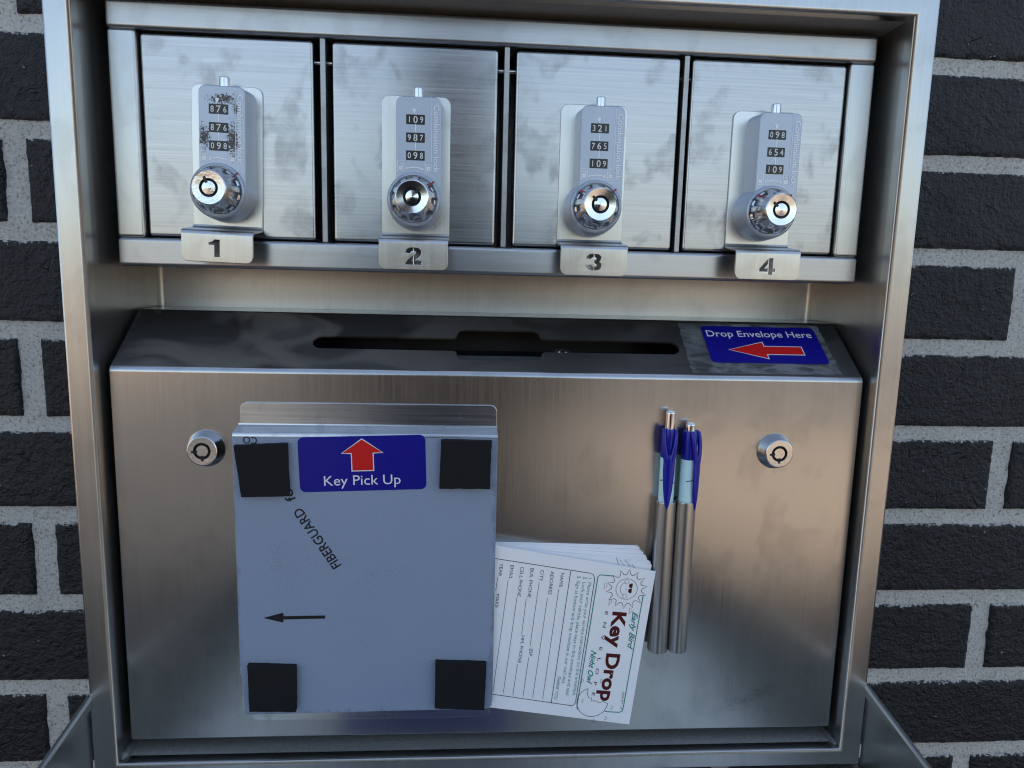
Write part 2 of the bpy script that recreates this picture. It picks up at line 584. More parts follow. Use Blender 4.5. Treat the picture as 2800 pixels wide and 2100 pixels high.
def inset(poly, d):
    """shift a loop to its left by d (inwards for a ccw loop)"""
    n = len(poly)
    out = []
    for k in range(n):
        p0, p1, p2 = poly[k - 1], poly[k], poly[(k + 1) % n]
        a = (p1[0] - p0[0], p1[1] - p0[1])
        b_ = (p2[0] - p1[0], p2[1] - p1[1])
        la, lb = math.hypot(*a) or 1, math.hypot(*b_) or 1
        n1 = (-a[1] / la, a[0] / la)
        n2 = (-b_[1] / lb, b_[0] / lb)
        m = (n1[0] + n2[0], n1[1] + n2[1])
        s = max(0.5, (m[0] * m[0] + m[1] * m[1]) / 2)
        out.append((p1[0] + m[0] * d / s, p1[1] + m[1] * d / s))
    return out


def rrect(x0, x1, y0, y1, r, n=5):
    """rounded rectangle; r may be a tuple (bl, br, tr, tl)"""
    rs = r if isinstance(r, tuple) else (r,) * 4
    P = []
    for (cx, cy, a0, rr) in ((x0, y0, 180, rs[0]), (x1, y0, 270, rs[1]), (x1, y1, 0, rs[2]), (x0, y1, 90, rs[3])):
        sx = 1 if cx == x0 else -1
        sy = 1 if cy == y0 else -1
        if rr <= 0:
            P.append((cx, cy))
            continue
        for k in range(n + 1):
            a = R(a0 + 90 * k / n)
            P.append((cx + sx * rr + rr * math.cos(a), cy + sy * rr + rr * math.sin(a)))
    return P


def arc(cx, cy, r, a0, a1, n=8):
    return [(cx + r * math.cos(R(a0 + (a1 - a0) * k / n)), cy + r * math.sin(R(a0 + (a1 - a0) * k / n))) for k in range(n + 1)]


_txt = {}


def glyphs(s, bold=0.0, shear=0.0):
    key = (s, bold, shear)
    if key not in _txt:
        cu = bpy.data.curves.new('lettering', 'FONT')
        cu.body = s
        cu.size = 1.0
        cu.offset = bold
        cu.shear = shear
        cu.resolution_u = 3
        o = bpy.data.objects.new('lettering', cu)
        COL.objects.link(o)
        dg = bpy.context.evaluated_depsgraph_get()
        me = bpy.data.meshes.new_from_object(o.evaluated_get(dg))
        V_ = [(p.co.x, p.co.y) for p in me.vertices]
        F = [tuple(p.vertices) for p in me.polygons]
        bpy.data.objects.remove(o)
        bpy.data.curves.remove(cu)
        bpy.data.meshes.remove(me)
        _txt[key] = (V_, F)
    return _txt[key]


CAP = max(p[1] for p in glyphs('H')[0])


def letters(mb, s, P0, P1, cap, O=(0, 0, 0), U=(1, 0, 0), V=(0, 0, 1), mi=0, bold=0.0, shear=0.0):
    """text whose baseline runs from P0 to P1 (fitted) with capital height cap, in the plane O,U,V"""
    V_, F = glyphs(s, bold, shear)
    x0, x1 = min(p[0] for p in V_), max(p[0] for p in V_)
    dx, dy = P1[0] - P0[0], P1[1] - P0[1]
    L = math.hypot(dx, dy)
    e = (dx / L, dy / L)
    u = (-e[1], e[0])
    O, U, V = Vector(O), Vector(U), Vector(V)
    Q = []
    for a, b_ in V_:
        s_ = (a - x0) / (x1 - x0) * L
        t_ = b_ / CAP * cap
        Q.append(O + U * (P0[0] + e[0] * s_ + u[0] * t_) + V * (P0[1] + e[1] * s_ + u[1] * t_))
    mb.add(Q, F, mi)


def thing(name, origin, label, cat, group=None):
    o = bpy.data.objects.new(name, None)
    COL.objects.link(o)
    o.empty_display_size = 0.02
    o.location = Vector(origin) * MM + Vector((0, 0, CAMZ))
    o['_o'] = tuple(origin)
    return tag(o, label, cat, group)


def tag(o, label, cat, group=None):
    o['label'] = label
    o['category'] = cat
    if group:
        o['group'] = group
    return o


X, Y, Z = (1, 0, 0), (0, 1, 0), (0, 0, 1)
FR = (0, -1, 0)       # towards the viewer

# ------------------------------------------------------------------ ground
gm = MB()
gm.add([(-4e5, -4e5, -1350), (4e5, -4e5, -1350), (4e5, 4e5, -1350), (-4e5, 4e5, -1350)], [(0, 1, 2, 3)])
g = gm.build('ground', ground_mat('tan_ground', (0.24, 0.158, 0.095), (0.32, 0.21, 0.128), (0.10, 0.075, 0.055)), smooth=0)
av = MB()
av.add([(-5200, 400, -1346), (-5200, -26000, -1346), (26000, -26000, -1346), (26000, 400, -1346)], [(0, 1, 2, 3)])
av = av.build('asphalt', ground_mat('asphalt', (0.030, 0.0275, 0.0255), (0.054, 0.0495, 0.045), (0.02, 0.019, 0.018)), smooth=0)
av['kind'] = 'structure'
pv = MB()
pv.add([(1050, -2500, -1342), (1050, -6200, -1342), (9000, -6200, -1342), (9000, -2500, -1342)], [(0, 1, 2, 3)])
pv = pv.build('paving', ground_mat('tan_paving', (0.20, 0.152, 0.108), (0.27, 0.207, 0.148), (0.10, 0.075, 0.055)), smooth=0)
pv['kind'] = 'structure'
g['kind'] = 'structure'

# ------------------------------------------------------------------ brick wall: painted bricks in running bond, tooled mortar
PITCH, LEN = 73.3, 225.7
ZJ = 30.5                          # top of one bed joint
YB = 122.0                         # brick faces
brk = MB()
brk.edge_list, brk.edge_new = [], []
near_boxes = []


def rough_brick(x0, x1, z0, z1):
    x0, x1, z0, z1 = x0 - 1.9, x1 + 1.9, z0 - 1.7, z1 + 1.7
    st = 2.6
    nx = max(2, int((x1 - x0) / st))
    nz = max(2, int((z1 - z0) / st))
    sd = random.random() * 500
    V_, F = [], []
    for i in range(nx + 1):
        for j in range(nz + 1):
            x = x0 + (x1 - x0) * i / nx
            z = z0 + (z1 - z0) * j / nz
            e = min(i, nx - i, j, nz - j)
            n1 = noise.noise((x * 0.03 + sd, z * 0.03, 1.0)) * 0.9
            n2 = noise.noise((x * 0.16 + sd, z * 0.16, 5.0)) * 0.45
            y = YB + n1 + n2
            if e == 0:
                y += 9.0
                k = noise.noise((x * 0.33, z * 0.33, sd)) * 2.0 + noise.noise((x * 0.07, z * 0.07, sd)) * 1.6
                if i in (0, nx):
                    x += k
                else:
                    z += k * 0.9
            elif e == 1:
                y += 0.9 + noise.noise((x * 0.25, z * 0.25, sd)) * 1.1
            V_.append((x, y, z))
    for i in range(nx):
        for j in range(nz):
            a = i * (nz + 1) + j
            F.append((a, a + nz + 1, a + nz + 2, a + 1))
    for (x, y, z) in V_:
        brk.edge_new.append(min(1.0, min(max(0, z1 - z) / 13.0, max(0, z - z0) / 5.0 + 0.12, max(0, x - x0) / 7.0 + 0.05, max(0, x1 - x) / 7.0 + 0.05)))
    brk.edge_list.append((len(brk.v), brk.edge_new))
    brk.edge_new = []
    brk.add(V_, F, 0)


for row in range(-19, 24):
    z1 = ZJ - 12 + row * PITCH + random.uniform(-0.6, 0.6)
    z0 = z1 - (PITCH - 12)
    off = -330.0 if row % 2 == 1 else -330.0 + LEN / 2
    # row 1 spans 30.5..92 (joint at -330); right joints at 460 lie in the rows between
    if z1 < -1340 or z0 > 1650:
        continue
    k0 = int((-2400 - off) // LEN)
    for k in range(k0, k0 + 23):
        a = off + k * LEN + 8.5
        c = off + (k + 1) * LEN - 8.5
        near = (-620 < c and a < -190 or a < 800 and c > 240) and -560 < z0 and z1 < 330
        if near:
            rough_brick(a, c, z0, z1)
        else:
            brk.rbox(a, c, YB, YB + 9, z0, z1, r=1.2, corner=1.5)
# mortar bed behind the faces
V_, F = [], []
nx, nz, x0m, z0m, st = 380, 240, -640, -580, 4.0
for i in range(nx + 1):
    for j in range(nz + 1):
        x, z = x0m + i * st, z0m + j * st
        V_.append((x, YB + 2.6 + noise.noise((x * 0.09, z * 0.09, 2)) * 1.3 + noise.noise((x * 0.02, z * 0.02, 7)) * 0.8, z))
for i in range(nx):
    for j in range(nz):
        a = i * (nz + 1) + j
        F.append((a, a + nz + 1, a + nz + 2, a + 1))
brk.add(V_, F, 1)
X1m, Z1m = x0m + nx * st, z0m + nz * st
for (a, b_, c, d) in ((-2600, x0m, -1350, 1660), (X1m, 2800, -1350, 1660), (x0m, X1m, -1350, z0m), (x0m, X1m, Z1m, 1660)):
    brk.add([(a, YB + 3, c), (b_, YB + 3, c), (b_, YB + 3, d), (a, YB + 3, d)], [(0, 1, 2, 3)], 1)
brk.box(-2600, 2800, YB + 12, YB + 250, -1350, 1660, 1)
wall = brk.build('brick_wall', [BRICK, MORTAR], origin=(0, YB, -1350), smooth=50)
ea = wall.data.attributes.new('edge', 'FLOAT', 'POINT')
ev_ = [1.0] * len(wall.data.vertices)
for o_, lst in brk.edge_list:
    ev_[o_:o_ + len(lst)] = lst
ea.data.foreach_set('value', ev_)
tag(wall, 'black painted brick wall with pale grey mortar joints behind the steel cabinet', 'wall')

# ------------------------------------------------------------------ steel cabinet
XL, XR, ZB, ZT = -237.5, 283.0, -335.0, 174.0        # outer edges of the face frame
IL, IR, IB, IT = -222.3, 268.0, -323.0, 160.5        # inner edges
cab = thing('steel_cabinet', ((XL + XR) / 2, 60, ZB), 'open brushed stainless steel cabinet mounted on the black brick wall', 'cabinet')


def ring(prof):
    """sweep a profile (t across the flange 0 outer .. 1 inner, extra inward mm, y) round the frame"""
    mb = MB()
    loops = []
    for (t, ex, y) in prof:
        l, r_, b_, tp = XL + (IL - XL) * t + ex, XR + (IR - XR) * t - ex, ZB + (IB - ZB) * t + ex, ZT + (IT - ZT) * t - ex
        loops.append([(l, y, b_), (r_, y, b_), (r_, y, tp), (l, y, tp)])
    V_ = [p for lp in loops for p in lp]
    F = []
    for k in range(len(loops) - 1):
        for j in range(4):
            F.append((k * 4 + j, k * 4 + (j + 1) % 4, k * 4 + 4 + (j + 1) % 4, k * 4 + 4 + j))
    mb.add(V_, F)
    return mb


prof = [(0, 0, 121)] + [(0, 1.6 - 1.6 * math.cos(R(a)), 1.6 - 1.6 * math.sin(R(a))) for a in (0, 30, 60, 90)]
prof += [(1, -2.4 + 2.4 * math.sin(R(a)), 2.4 - 2.4 * math.cos(R(a))) for a in (0, 22, 45, 67, 90)]
prof += [(1, 0, 9)]
fr = ring(prof)
fr.build('face_frame', S_FRAME, cab, smooth=60)

# inner shell: side walls and back folded from one sheet
sh = MB()
pts = [(IL - 0.6, 6)] + [(IL - 2.0 + 4 - 4 * math.cos(R(a)), 102 + 4 * math.sin(R(a))) for a in (0, 30, 60, 90)]
ptr = [(IR + 1.7 - 4 + 4 * math.cos(R(a)), 102 + 4 * math.sin(R(a))) for a in (90, 60, 30, 0)] + [(IR + 0.6, 6)]
P = pts + ptr
n = len(P)
sh.add([(x, y, z) for z in (IB - 1, IT + 1) for x, y in P], [(k, k + 1, n + k + 1, n + k) for k in range(n - 1)])
sh.build('inner_shell', S_INNER, cab, smooth=60)
MB().strip([(8.0, IT + 0.4), (106, IT + 0.4), (106, IT + 1.4), (8.0, IT + 1.4)], IL - 1, IR + 1, closed=True).build('top_panel', S_LEDGE, cab)
MB().strip([(8.0, IB - 0.4), (106, IB - 0.4), (106, IB - 1.4), (8.0, IB - 1.4)], IL - 1, IR + 1, closed=True).build('bottom_ledge', S_LEDGE, cab)


def bead(p, q, r):
    mb = MB()
    p, q = Vector(p), Vector(q)
    n = 16
    A = (q - p).normalized()
    prof = []
    for k in range(n + 1):
        prof.append((r * (0.75 + 0.5 * random.random()) * (0.35 if k in (0, n) else 1), (q - p).length * k / n))
    mb.lathe(p, A, prof, 10, mod=lambda a, k: 0.8 + 0.4 * noise.noise((a * 1.3, k * 0.9, 3)))
    return mb


bead((IL + 1.0, 4, IB + 1.0), (IL + 0.6, 70, IB + 0.8), 2.6).build('weld_bead', WELD, cab)
bead((IR - 1.0, 4, IB + 1.0), (IR - 0.6, 70, IB + 0.8), 2.6).build('weld_bead', WELD, cab)

# fold-down cover hinged under the frame, open towards the viewer
TILT = R(9)
ca, sa = math.cos(TILT), math.sin(TILT)


def lid_pt(x, s, h):
    """x along the hinge, s out from the hinge, h above the panel"""
    return (x, 4 - s * ca - h * sa * 0, -338 - s * sa + h)


lid = MB()
S1 = 505.0
for (xa, xb) in ((XL - 1.5, XR + 1.5),):
    lid.add([lid_pt(xa, 0, 0), lid_pt(xb, 0, 0), lid_pt(xb, S1, 0), lid_pt(xa, S1, 0),
             lid_pt(xa, 0, -1.5), lid_pt(xb, 0, -1.5), lid_pt(xb, S1, -1.5), lid_pt(xa, S1, -1.5)],
            [(0, 1, 2, 3), (7, 6, 5, 4), (0, 3, 7, 4), (1, 5, 6, 2), (3, 2, 6, 7), (0, 4, 5, 1)])
cover = lid.build('fold_down_cover', S_LID, cab)
for sx, xo in ((1, XL - 1.0), (-1, XR + 1.0)):
    lp = MB()
    H = 64.0
    # lip: inner face, rolled top edge
    prof = [(0, 0), (0, H - 2.2)] + [(2.2 - 2.2 * math.cos(R(a)), H - 2.2 + 2.2 * math.sin(R(a))) for a in (30, 60, 90, 120, 150, 180)] + [(4.4, H - 7), (1.6, H - 7.5), (1.6, 0)]
    n = len(prof)
    V_ = [lid_pt(xo + sx * (a - 1.5), s, b_) for s in (3, S1) for a, b_ in prof]
    F = [(k, (k + 1) % n, n + (k + 1) % n, n + k) for k in range(n)] + [tuple(range(n)), tuple(range(n, 2 * n))]
    lp.add(V_, F)
    lp.build('cover_lip', S_FRAME, cover)
lp = MB()
lp.add([lid_pt(x, s, h) for x in (XL, XR) for s in (S1 - 2, S1) for h in (0, 64)], [(0, 1, 3, 2), (4, 6, 7, 5), (0, 4, 5, 1), (2, 3, 7, 6), (0, 2, 6, 4), (1, 5, 7, 3)])
lp.build('cover_lip', S_FRAME, cover)
bl = MB()
bl.add([lid_pt(x, s, 0.3) for x, s in ((-95, 38), (45, 38), (45, 150), (-95, 150))], [(0, 1, 2, 3)])
bl.build('blue_decal', plain('faded_blue_vinyl', (0.03, 0.03, 0.13), 0.4), cover)

# ------------------------------------------------------------------ bank of four key lockers
LX0, LX1, LZ0, LZ1 = -215.6, 261.0, 0.6, 157.0
LY = 25.0
bank = thing('locker_bank', ((LX0 + LX1) / 2, LY, LZ0), 'row of four small steel lockers fixed across the top of the cabinet', 'lockers')
MB().rbox(LX0, LX1, LY, LY + 22, LZ0, 18.4, 2.4, 2.2).build('bottom_rail', S_FRAME_H, bank)
MB().rbox(LX0, LX1, LY, LY + 22, 140.5, LZ1, 2.4, 2.2).build('top_rail', S_FRAME_H, bank)
MB().rbox(LX0 + 0.4, -198.4, LY + 0.5, LY + 22, 18.2, 140.8, 2.0, 0.4).build('side_stile', S_FRAME, bank)
MB().rbox(244.0 + 0.4, LX1 - 0.4, LY + 0.5, LY + 22, 18.2, 140.8, 2.0, 0.4).build('side_stile', S_FRAME, bank)
bd = MB()
bd.box(LX0 + 3, LX1 - 3, LY + 60, LY + 78, LZ0 + 2, LZ1 - 1)
bd.box(LX0 + 2, LX0 + 4, LY + 21, LY + 60, LZ0 + 2, LZ1 - 1)
bd.box(LX1 - 4, LX1 - 2, LY + 21, LY + 60, LZ0 + 2, LZ1 - 1)
bd.box(LX0 + 3, LX1 - 3, LY + 21, LY + 60, LZ0 + 1, LZ0 + 3)
bd.box(LX0 + 3, LX1 - 3, LY + 21, LY + 60, LZ1 - 3, LZ1 - 1)
bd.build('locker_body', S_DARK, bank)
for dx in (-88.6, 24.3, 138.2):
    MB().rbox(dx - 1.6, dx + 1.6, LY + 2.0, LY + 62, 18.6, 140.4, 0.3, 0.2).build('divider', S_DARK, bank)
DOORS = ((-198.0, -93.9), (-84.1, 19.6), (29.2, 135.2), (141.3, 244.0))
LOCK_X = (-146.2, -31.6, 80.2, 191.5)
LOCK_DZ = (0.0, -1.5, -2.3, -2.0)
for k, (a, b_) in enumerate(DOORS):
    MB().rbox(a + 0.6, b_ - 0.4, LY + 3.0, LY + 22, 19.4, 139.4, 2.0, 1.0).build('locker_door', S_DOOR[k], bank)
    if k:
        pn = MB()
        pn.lathe((DOORS[k - 1][1] - 1, LY + 12, 128.5), X, [(1.6, 0), (1.6, a - DOORS[k - 1][1] + 2)], 16)
        pn.build('hinge_pin', CHROME_W, bank)

# ------------------------------------------------------------------ combination locks
ONE = [[(0.36, 1.0), (0.64, 1.0), (0.64, 0), (0.33, 0), (0.33, 0.70), (0.02, 0.70), (0.02, 0.80), (0.20, 0.84), (0.31, 0.92)]]
TWO = [[(.47, 1), (.25, .98), (.08, .88), (.03, .70), (.30, .67), (.33, .76), (.40, .80), (.47, .81)],
       [(.47, .52), (.20, .31), (.05, .13), (.01, 0), (.47, 0), (.47, .22), (.36, .22), (.47, .31)],
       [(.53, 0), (.97, 0), (.97, .22), (.57, .22), (.63, .31), (.76, .41), (.91, .54), (.97, .70), (.93, .86), (.78, .97), (.53, 1), (.53, .81), (.62, .79), (.67, .71), (.64, .62), (.53, .53)]]
THREE = [[(.47, 1), (.22, .97), (.06, .85), (.03, .72), (.30, .69), (.34, .78), (.47, .81)],
         [(.47, 0), (.22, .03), (.05, .15), (.01, .30), (.29, .33), (.34, .22), (.47, .19)],
         [(.53, 1), (.78, .97), (.92, .86), (.94, .73), (.88, .60), (.78, .53), (.92, .45), (.97, .30), (.92, .13), (.76, .03), (.53, 0), (.53, .19), (.64, .22), (.69, .31), (.64, .41), (.53, .44), (.53, .60), (.62, .62), (.66, .71), (.62, .79), (.53, .81)]]
FOUR = [[(.52, .97), (0, .36), (0, .19), (.52, .19), (.52, .36), (.26, .36), (.52, .67)],
        [(.58, 1), (.82, 1), (.82, .36), (.98, .36), (.98, .19), (.82, .19), (.82, 0), (.58, 0)]]
LOCKS = (
    (ONE, ('876', '876', '098'), 112, None, 'combination lock on locker door 1, paint worn off in dark specks around its dials', 'w'),
    (TWO, ('109', '987', '098'), 48, 42, 'combination lock on locker door 2, clean grey paint, middle dial reading 987', ''),
    (THREE, ('321', '765', '109'), 135, 140, 'combination lock on locker door 3, clean grey paint, middle dial reading 765', ''),
    (FOUR, ('098', '654', '109'), 140, 137, 'combination lock on locker door 4 nearest the right wall, middle dial reading 654', ''),
)
YD = LY + 3.0            # door face
YP = YD - 1.6            # face of the mounting plate
YF = 9.0                 # face of the housing
YT = 6.5                 # face of the number tag
shared = {}


def lock_marks(x, z):
    """raised triangle, bars, padlocks, double arrow and wording on the housing"""
    mb = MB()
    O = (x, YF - 0.25, z)
    mk = []
    N0 = (0, -1, 0)

    def pr(poly, holes=()):
        mb.prism(poly, list(holes), O, X, Z, N0, 0.3, bev=0.1, seg=1, back=False)
    pr([(-1.4, 99.2), (1.4, 99.2), (0, 95.9)])
    for zz in (88.0, 77.5):
        pr(rrect(0.45, 1.05, zz - 2.4, zz + 2.4, 0.2, 2))
    for s in (-1, 1):
        cx, cz = s * 8.3 + 0.3, 65.8
        pr(rrect(cx - 2.1, cx + 2.1, cz - 3.2, cz + 3.2, 0.4, 2), [rrect(cx - 1.75, cx + 1.75, cz - 2.85, cz + 2.85, 0.3, 2)])
        pr(rrect(cx - 1.1, cx + 1.1, cz - 2.2, cz + 0.1, 0.2, 2), [arc(cx, cz - 1.0, 0.32, 0, 330, 8)])
        sh_ = arc(cx, cz + 0.7, 1.0, 180 if s > 0 else 120, 0 if s > 0 else -30, 8)
        mb.stroke(sh_, 0.4, O, X, Z)
    mb.stroke([(-4.1, 64.5), (-2, 65.1), (0.2, 65.3), (2.4, 65.1), (4.6, 64.5)], 0.6, O, X, Z)
    pr([(-5.6, 64.1), (-4.0, 65.8), (-3.6, 63.7)])
    pr([(6.1, 64.1), (4.5, 65.8), (4.1, 63.7)])
    mb.stroke([(10.4, 63), (10.4, 104), (9.6, 106)], 0.25, O, X, Z)
    return mb


for k, (num, dials, ang, kmark, lab, worn) in enumerate(LOCKS):
    x, dz = LOCK_X[k], LOCK_DZ[k]
    o = (x, YP, 25.0 + dz)
    L = thing('combination_lock', o, lab, 'lock', 'combination locks on the locker doors')

    def sharebuild(key, mb_fn, mats, parent=L, name=None):
        name = name or key
        if key in shared:
            c = shared[key].copy()
            COL.objects.link(c)
            c.parent = parent
            return c
        ob = mb_fn().build(name, mats, parent)
        shared[key] = ob
        return ob

    # mounting plate with bent number tag
    pl = MB()
    O = (x, YP, dz)
    pl.prism(rrect(-21.2, 21.2, 26.6, 110.5, (0.2, 0.2, 4.5, 4.5)), [], O, X, Z, FR, 1.5, bev=0.35)
    hgt, cw = 10.2, 10.2
    holes = []
    for pg in num:
        wd = 1.0
        holes.append([(-cw / 2 + a * cw, 7.2 + b_ * hgt) for a, b_ in pg])
    pl.prism(rrect(-21.0, 21.0, 3.9, 20.6, (4.2, 4.2, 0.2, 0.2)), holes, (x, YT, dz), X, Z, FR, 1.4, bev=0.25, seg=2)
    bend = [(YP, 26.8), (YP - 0.2, 26.0), (YP - 0.9, 25.4), (YP - 2.0, 25.1), (YT + 3.0, 23.2), (YT + 1.2, 22.6), (YT + 0.3, 21.7), (YT, 20.4),
            (YT + 1.4, 20.4), (YT + 1.6, 21.2), (YT + 2.2, 21.6), (YT + 3.4, 21.9), (YP - 1.0, 23.9), (YP + 0.8, 24.8), (YP + 1.3, 26.0), (YP + 1.4, 26.8)]
    pl.strip([(a, b_ + dz) for a, b_ in bend], x - 21.1, x + 21.1, closed=True)
    pl.build('number_plate', S_TAG, L)

    # grey housing: slab plus round boss
    def housing():
        hb = MB()
        secs = []
        for (ex, y) in ((0.0, YF + 0.0), ):
            pass
        outer = rrect(-10.8, 16.2, 46.4, 106.3, (0.8, 0.8, 4.2, 4.2), 6)
        hb.prism(outer, [], (x, YF, dz), X, Z, FR, 5.0, bev=0.7)
        # tapered skirt
        loops = []
        for (g_, y) in ((0.0, YF + 4.9), (0.35, YF + 9), (0.9, YF + 14), (1.1, YP + 0.5)):
            loops.append([(x + a, y, dz + b_) for a, b_ in inset(ccw(outer), -g_)])
        n_ = len(loops[0])
        hb.add([p for lp in loops for p in lp], [(i * n_ + j, i * n_ + (j + 1) % n_, (i + 1) * n_ + (j + 1) % n_, (i + 1) * n_ + j) for i in range(3) for j in range(n_)])
        c = (x, 0, dz + 46.2)
        hb.lathe((x, YP + 0.5, c[2]), FR, [(17.6, 0), (17.3, 6), (16.9, 12), (16.5, 16.5), (16.2, 18.4), (15.7, 19.5), (15.0, 19.9), (14.4, 19.6), (14.3, 18.0)], 72)
        return hb
    if worn:
        hs = housing().build('housing', PAINT_WORN, L)
    else:
        hs = sharebuild('housing', housing, PAINT)
    sharebuild('raised_marks', lambda: lock_marks(x, dz), EMBOSS)

    def wording():
        wb = MB()
        letters(wb, 'Combination lock', (11.7, 101.8), (11.7, 62.6), 3.2, (x, YF - 0.3, dz), X, Z, bold=0.012)
        return wb
    sharebuild('raised_lettering', wording, EMBOSS)

    # release pin on top
    def pin():
        pb = MB()
        pb.lathe((x + 1.9, YF + 7.5, dz + 105), Z, [(3.0, 0), (3.0, 7.0), (2.8, 7.6), (2.3, 7.9)], 24)
        return pb
    sharebuild('release_pin', pin, CHROME)

    # three dials
    for zc, dg_ in zip((93.0, 82.6, 72.2), dials):
        wbx = MB()
        wbx.prism(rrect(-4.85, 6.35, zc - 2.85, zc + 2.85, 0.25, 2), [], (x, YF - 0.06, dz), X, Z, FR, 0.06)
        dobj = wbx.build('dial', WHEEL, L)
        nb = MB()
        for ch, cx, hh in zip(dg_, (-2.9, 0.75, 4.4), (3.4, 3.9, 3.4)):
            gx = [p[0] for p in glyphs(ch)[0]]
            wd = (max(gx) - min(gx)) / CAP * hh * (0.88 if cx != 0.75 else 1.0)
            letters(nb, ch, (cx - wd / 2, zc - hh / 2), (cx + wd / 2, zc - hh / 2), hh, (x, YF - 0.12, dz), X, Z, bold=0.004)
        nb.build('dial_digits', WHITE_DIGIT, dobj)

    # fluted chrome knob with tubular key way
    kc = dz + 46.2
    kb = MB()
    prof = [(13.7, 0.0), (13.7, 1.2), (13.5, 2.4), (12.9, 5.0), (12.1, 8.0), (11.2, 10.6), (10.4, 12.6), (9.9, 14.2), (9.75, 15.2), (9.3, 15.6), (5.35, 15.25), (5.35, 12.0)]
    fl = [0, 0.9, 1.0, 0.9, 0.6, 0.25, 0.0, 0, 0, 0, 0, 0]

    def flute(a, q, ang=ang):
        w_ = math.cos(10 * (a - R(ang)))
        d = 0.5 + 0.5 * max(-1, min(1, w_ * 2.6))
        return 1 - 0.11 * fl[q] * d
    kb.lathe((x, YF - 0.9, kc), FR, prof, 160, mod=flute, cap=False)
    kn = kb.build('knob', CHROME_W if worn else CHROME, L, smooth=28)
    ky = MB()
    ky.lathe((x, YF - 0.9 - 11.8, kc), FR, [(5.4, 0), (5.4, 0.2)], 32)
    yk = YF - 0.9 - 15.45
    ca_, sa_ = math.cos(R(ang)), math.sin(R(ang))
    U_, W_ = Vector((ca_, 0, sa_)), Vector((-sa_, 0, ca_))
    ky.prism([(3.0, -0.75), (6.7, -0.75), (6.7, 0.75), (3.0, 0.75)], [], (x, yk - 0.12, kc), U_, W_, FR, 0.25)
    ky.build('keyway', BLACK, kn)
    kp = MB()
    kp.lathe((x, YF - 0.9 - 11.8, kc), FR, [(4.1, 0), (4.1, 3.0), (3.8, 3.4), (0.3, 3.75)], 32)
    kp.build('key_post', CHROME_W if worn else CHROME, kn)
    rm = MB()
    a = R(42)
    U_, W_ = Vector((math.cos(a), 0, math.sin(a))), Vector((-math.sin(a), 0, math.cos(a)))
    rm.prism([(13.9, -0.5), (16.4, -0.5), (16.4, 0.5), (13.9, 0.5)], [], (x, YP + 0.5 - 19.96, kc), U_, W_, FR, 0.3)
    rm.build('index_mark', RED_PAINT, L)
    if kmark:
        rm = MB()
        a = R(kmark)
        U_ = Vector((math.cos(a), 0, math.sin(a)))
        W_ = Vector((-math.sin(a), 0, math.cos(a)))
        D_ = (Vector((x, YF - 0.9 - 10.6, kc)) + U_ * 11.5) - (Vector((x, YF - 0.9 - 2.0, kc)) + U_ * 14.05)
        Nn = W_.cross(D_).normalized()
        rm.add([Vector((x, YF - 0.9 - 2.0, kc)) + U_ * 14.2 - W_ * 0.6, Vector((x, YF - 0.9 - 2.0, kc)) + U_ * 14.2 + W_ * 0.6,
                Vector((x, YF - 0.9 - 9.5, kc)) + U_ * 11.8 + W_ * 0.6, Vector((x, YF - 0.9 - 9.5, kc)) + U_ * 11.8 - W_ * 0.6], [(0, 1, 2, 3)])
        rm.build('index_mark', RED_PAINT, L)

    if k == 0:          # this lock sits a little crooked on its door
        L.rotation_euler = (0, R(1.5), 0)
        L.location.x -= 2.2 * MM

# ------------------------------------------------------------------ drop box
BX0, BX1, BY, BZ0 = -218.2, 264.8, 12.0, -314.0
ZS, YS, ZK = -62.0, 57.6, -27.9        # front top edge, rear edge of the slope
box = thing('drop_box', ((BX0 + BX1) / 2, BY, BZ0), 'wide steel drop box with a slotted sloping top in the lower cabinet', 'drop box')
sl = Vector((0, YS - BY, ZK - ZS))
SLEN = sl.length
SV = sl.normalized()
SN = Vector((0, -SV.z, SV.y))                  # outward normal of the slope
SO = Vector((0, BY, ZS))
rb = 4.6
th = math.atan2(SV.z, SV.y)                    # slope angle
body = MB()
prof = [(100, BZ0), (BY + 1.4, BZ0), (BY + 0.5, BZ0 + 0.4), (BY, BZ0 + 1.4)]
tl = rb * math.tan((math.pi / 2 - th) / 2)
cy, cz = BY + rb, ZS - tl
for q in range(9):
    a = math.pi - (math.pi / 2 - th) * q / 8
    prof.append((cy + rb * math.cos(a), cz + rb * math.sin(a)))
body.strip(prof, BX0, BX1)
t0 = tl
end = SO + SV * (SLEN - 1.0)
prof2 = [(end.y, end.z), (YS + 0.1, ZK - 0.15), (YS + 1.2, ZK), (104.5, ZK)]
body.strip(prof2, BX0, BX1)
for xx in (BX0, BX1):
    pp = [(100, BZ0)] + prof[1:] + prof2
    body.add([(xx, y, z) for y, z in pp] + [(xx, 104.5, BZ0)], [tuple(range(len(pp) + 1))])
body.build('box_body', S_BOX, box, smooth=60)
sp = MB()
r1 = 6.3
slot = (arc(-92.8, 27.6, r1, 270, 90, 10) +
        [(-8.0, 33.9)] + arc(-8.0, 37.4, 3.5, 270, 360, 4)[1:] + arc(0.5, 37.8, 5.0, 180, 90, 6) + arc(46.3, 37.8, 5.0, 90, 0, 6) + arc(54.8, 37.4, 3.5, 180, 270, 4)[:-1] +
        arc(139.8, 27.6, r1, 90, -90, 10) +
        [(55.0, 21.3)] + arc(54.8, 17.8, 3.5, 90, 180, 4)[1:] + arc(46.3, 17.4, 5.0, 0, -90, 6) + arc(0.5, 17.4, 5.0, 270, 180, 6) + arc(-8.0, 17.8, 3.5, 0, 90, 4)[:-1])
sp.prism([(BX0, t0), (BX1, t0), (BX1, SLEN - 1.0), (BX0, SLEN - 1.0)], [slot], SO, X, SV, SN, 1.6)
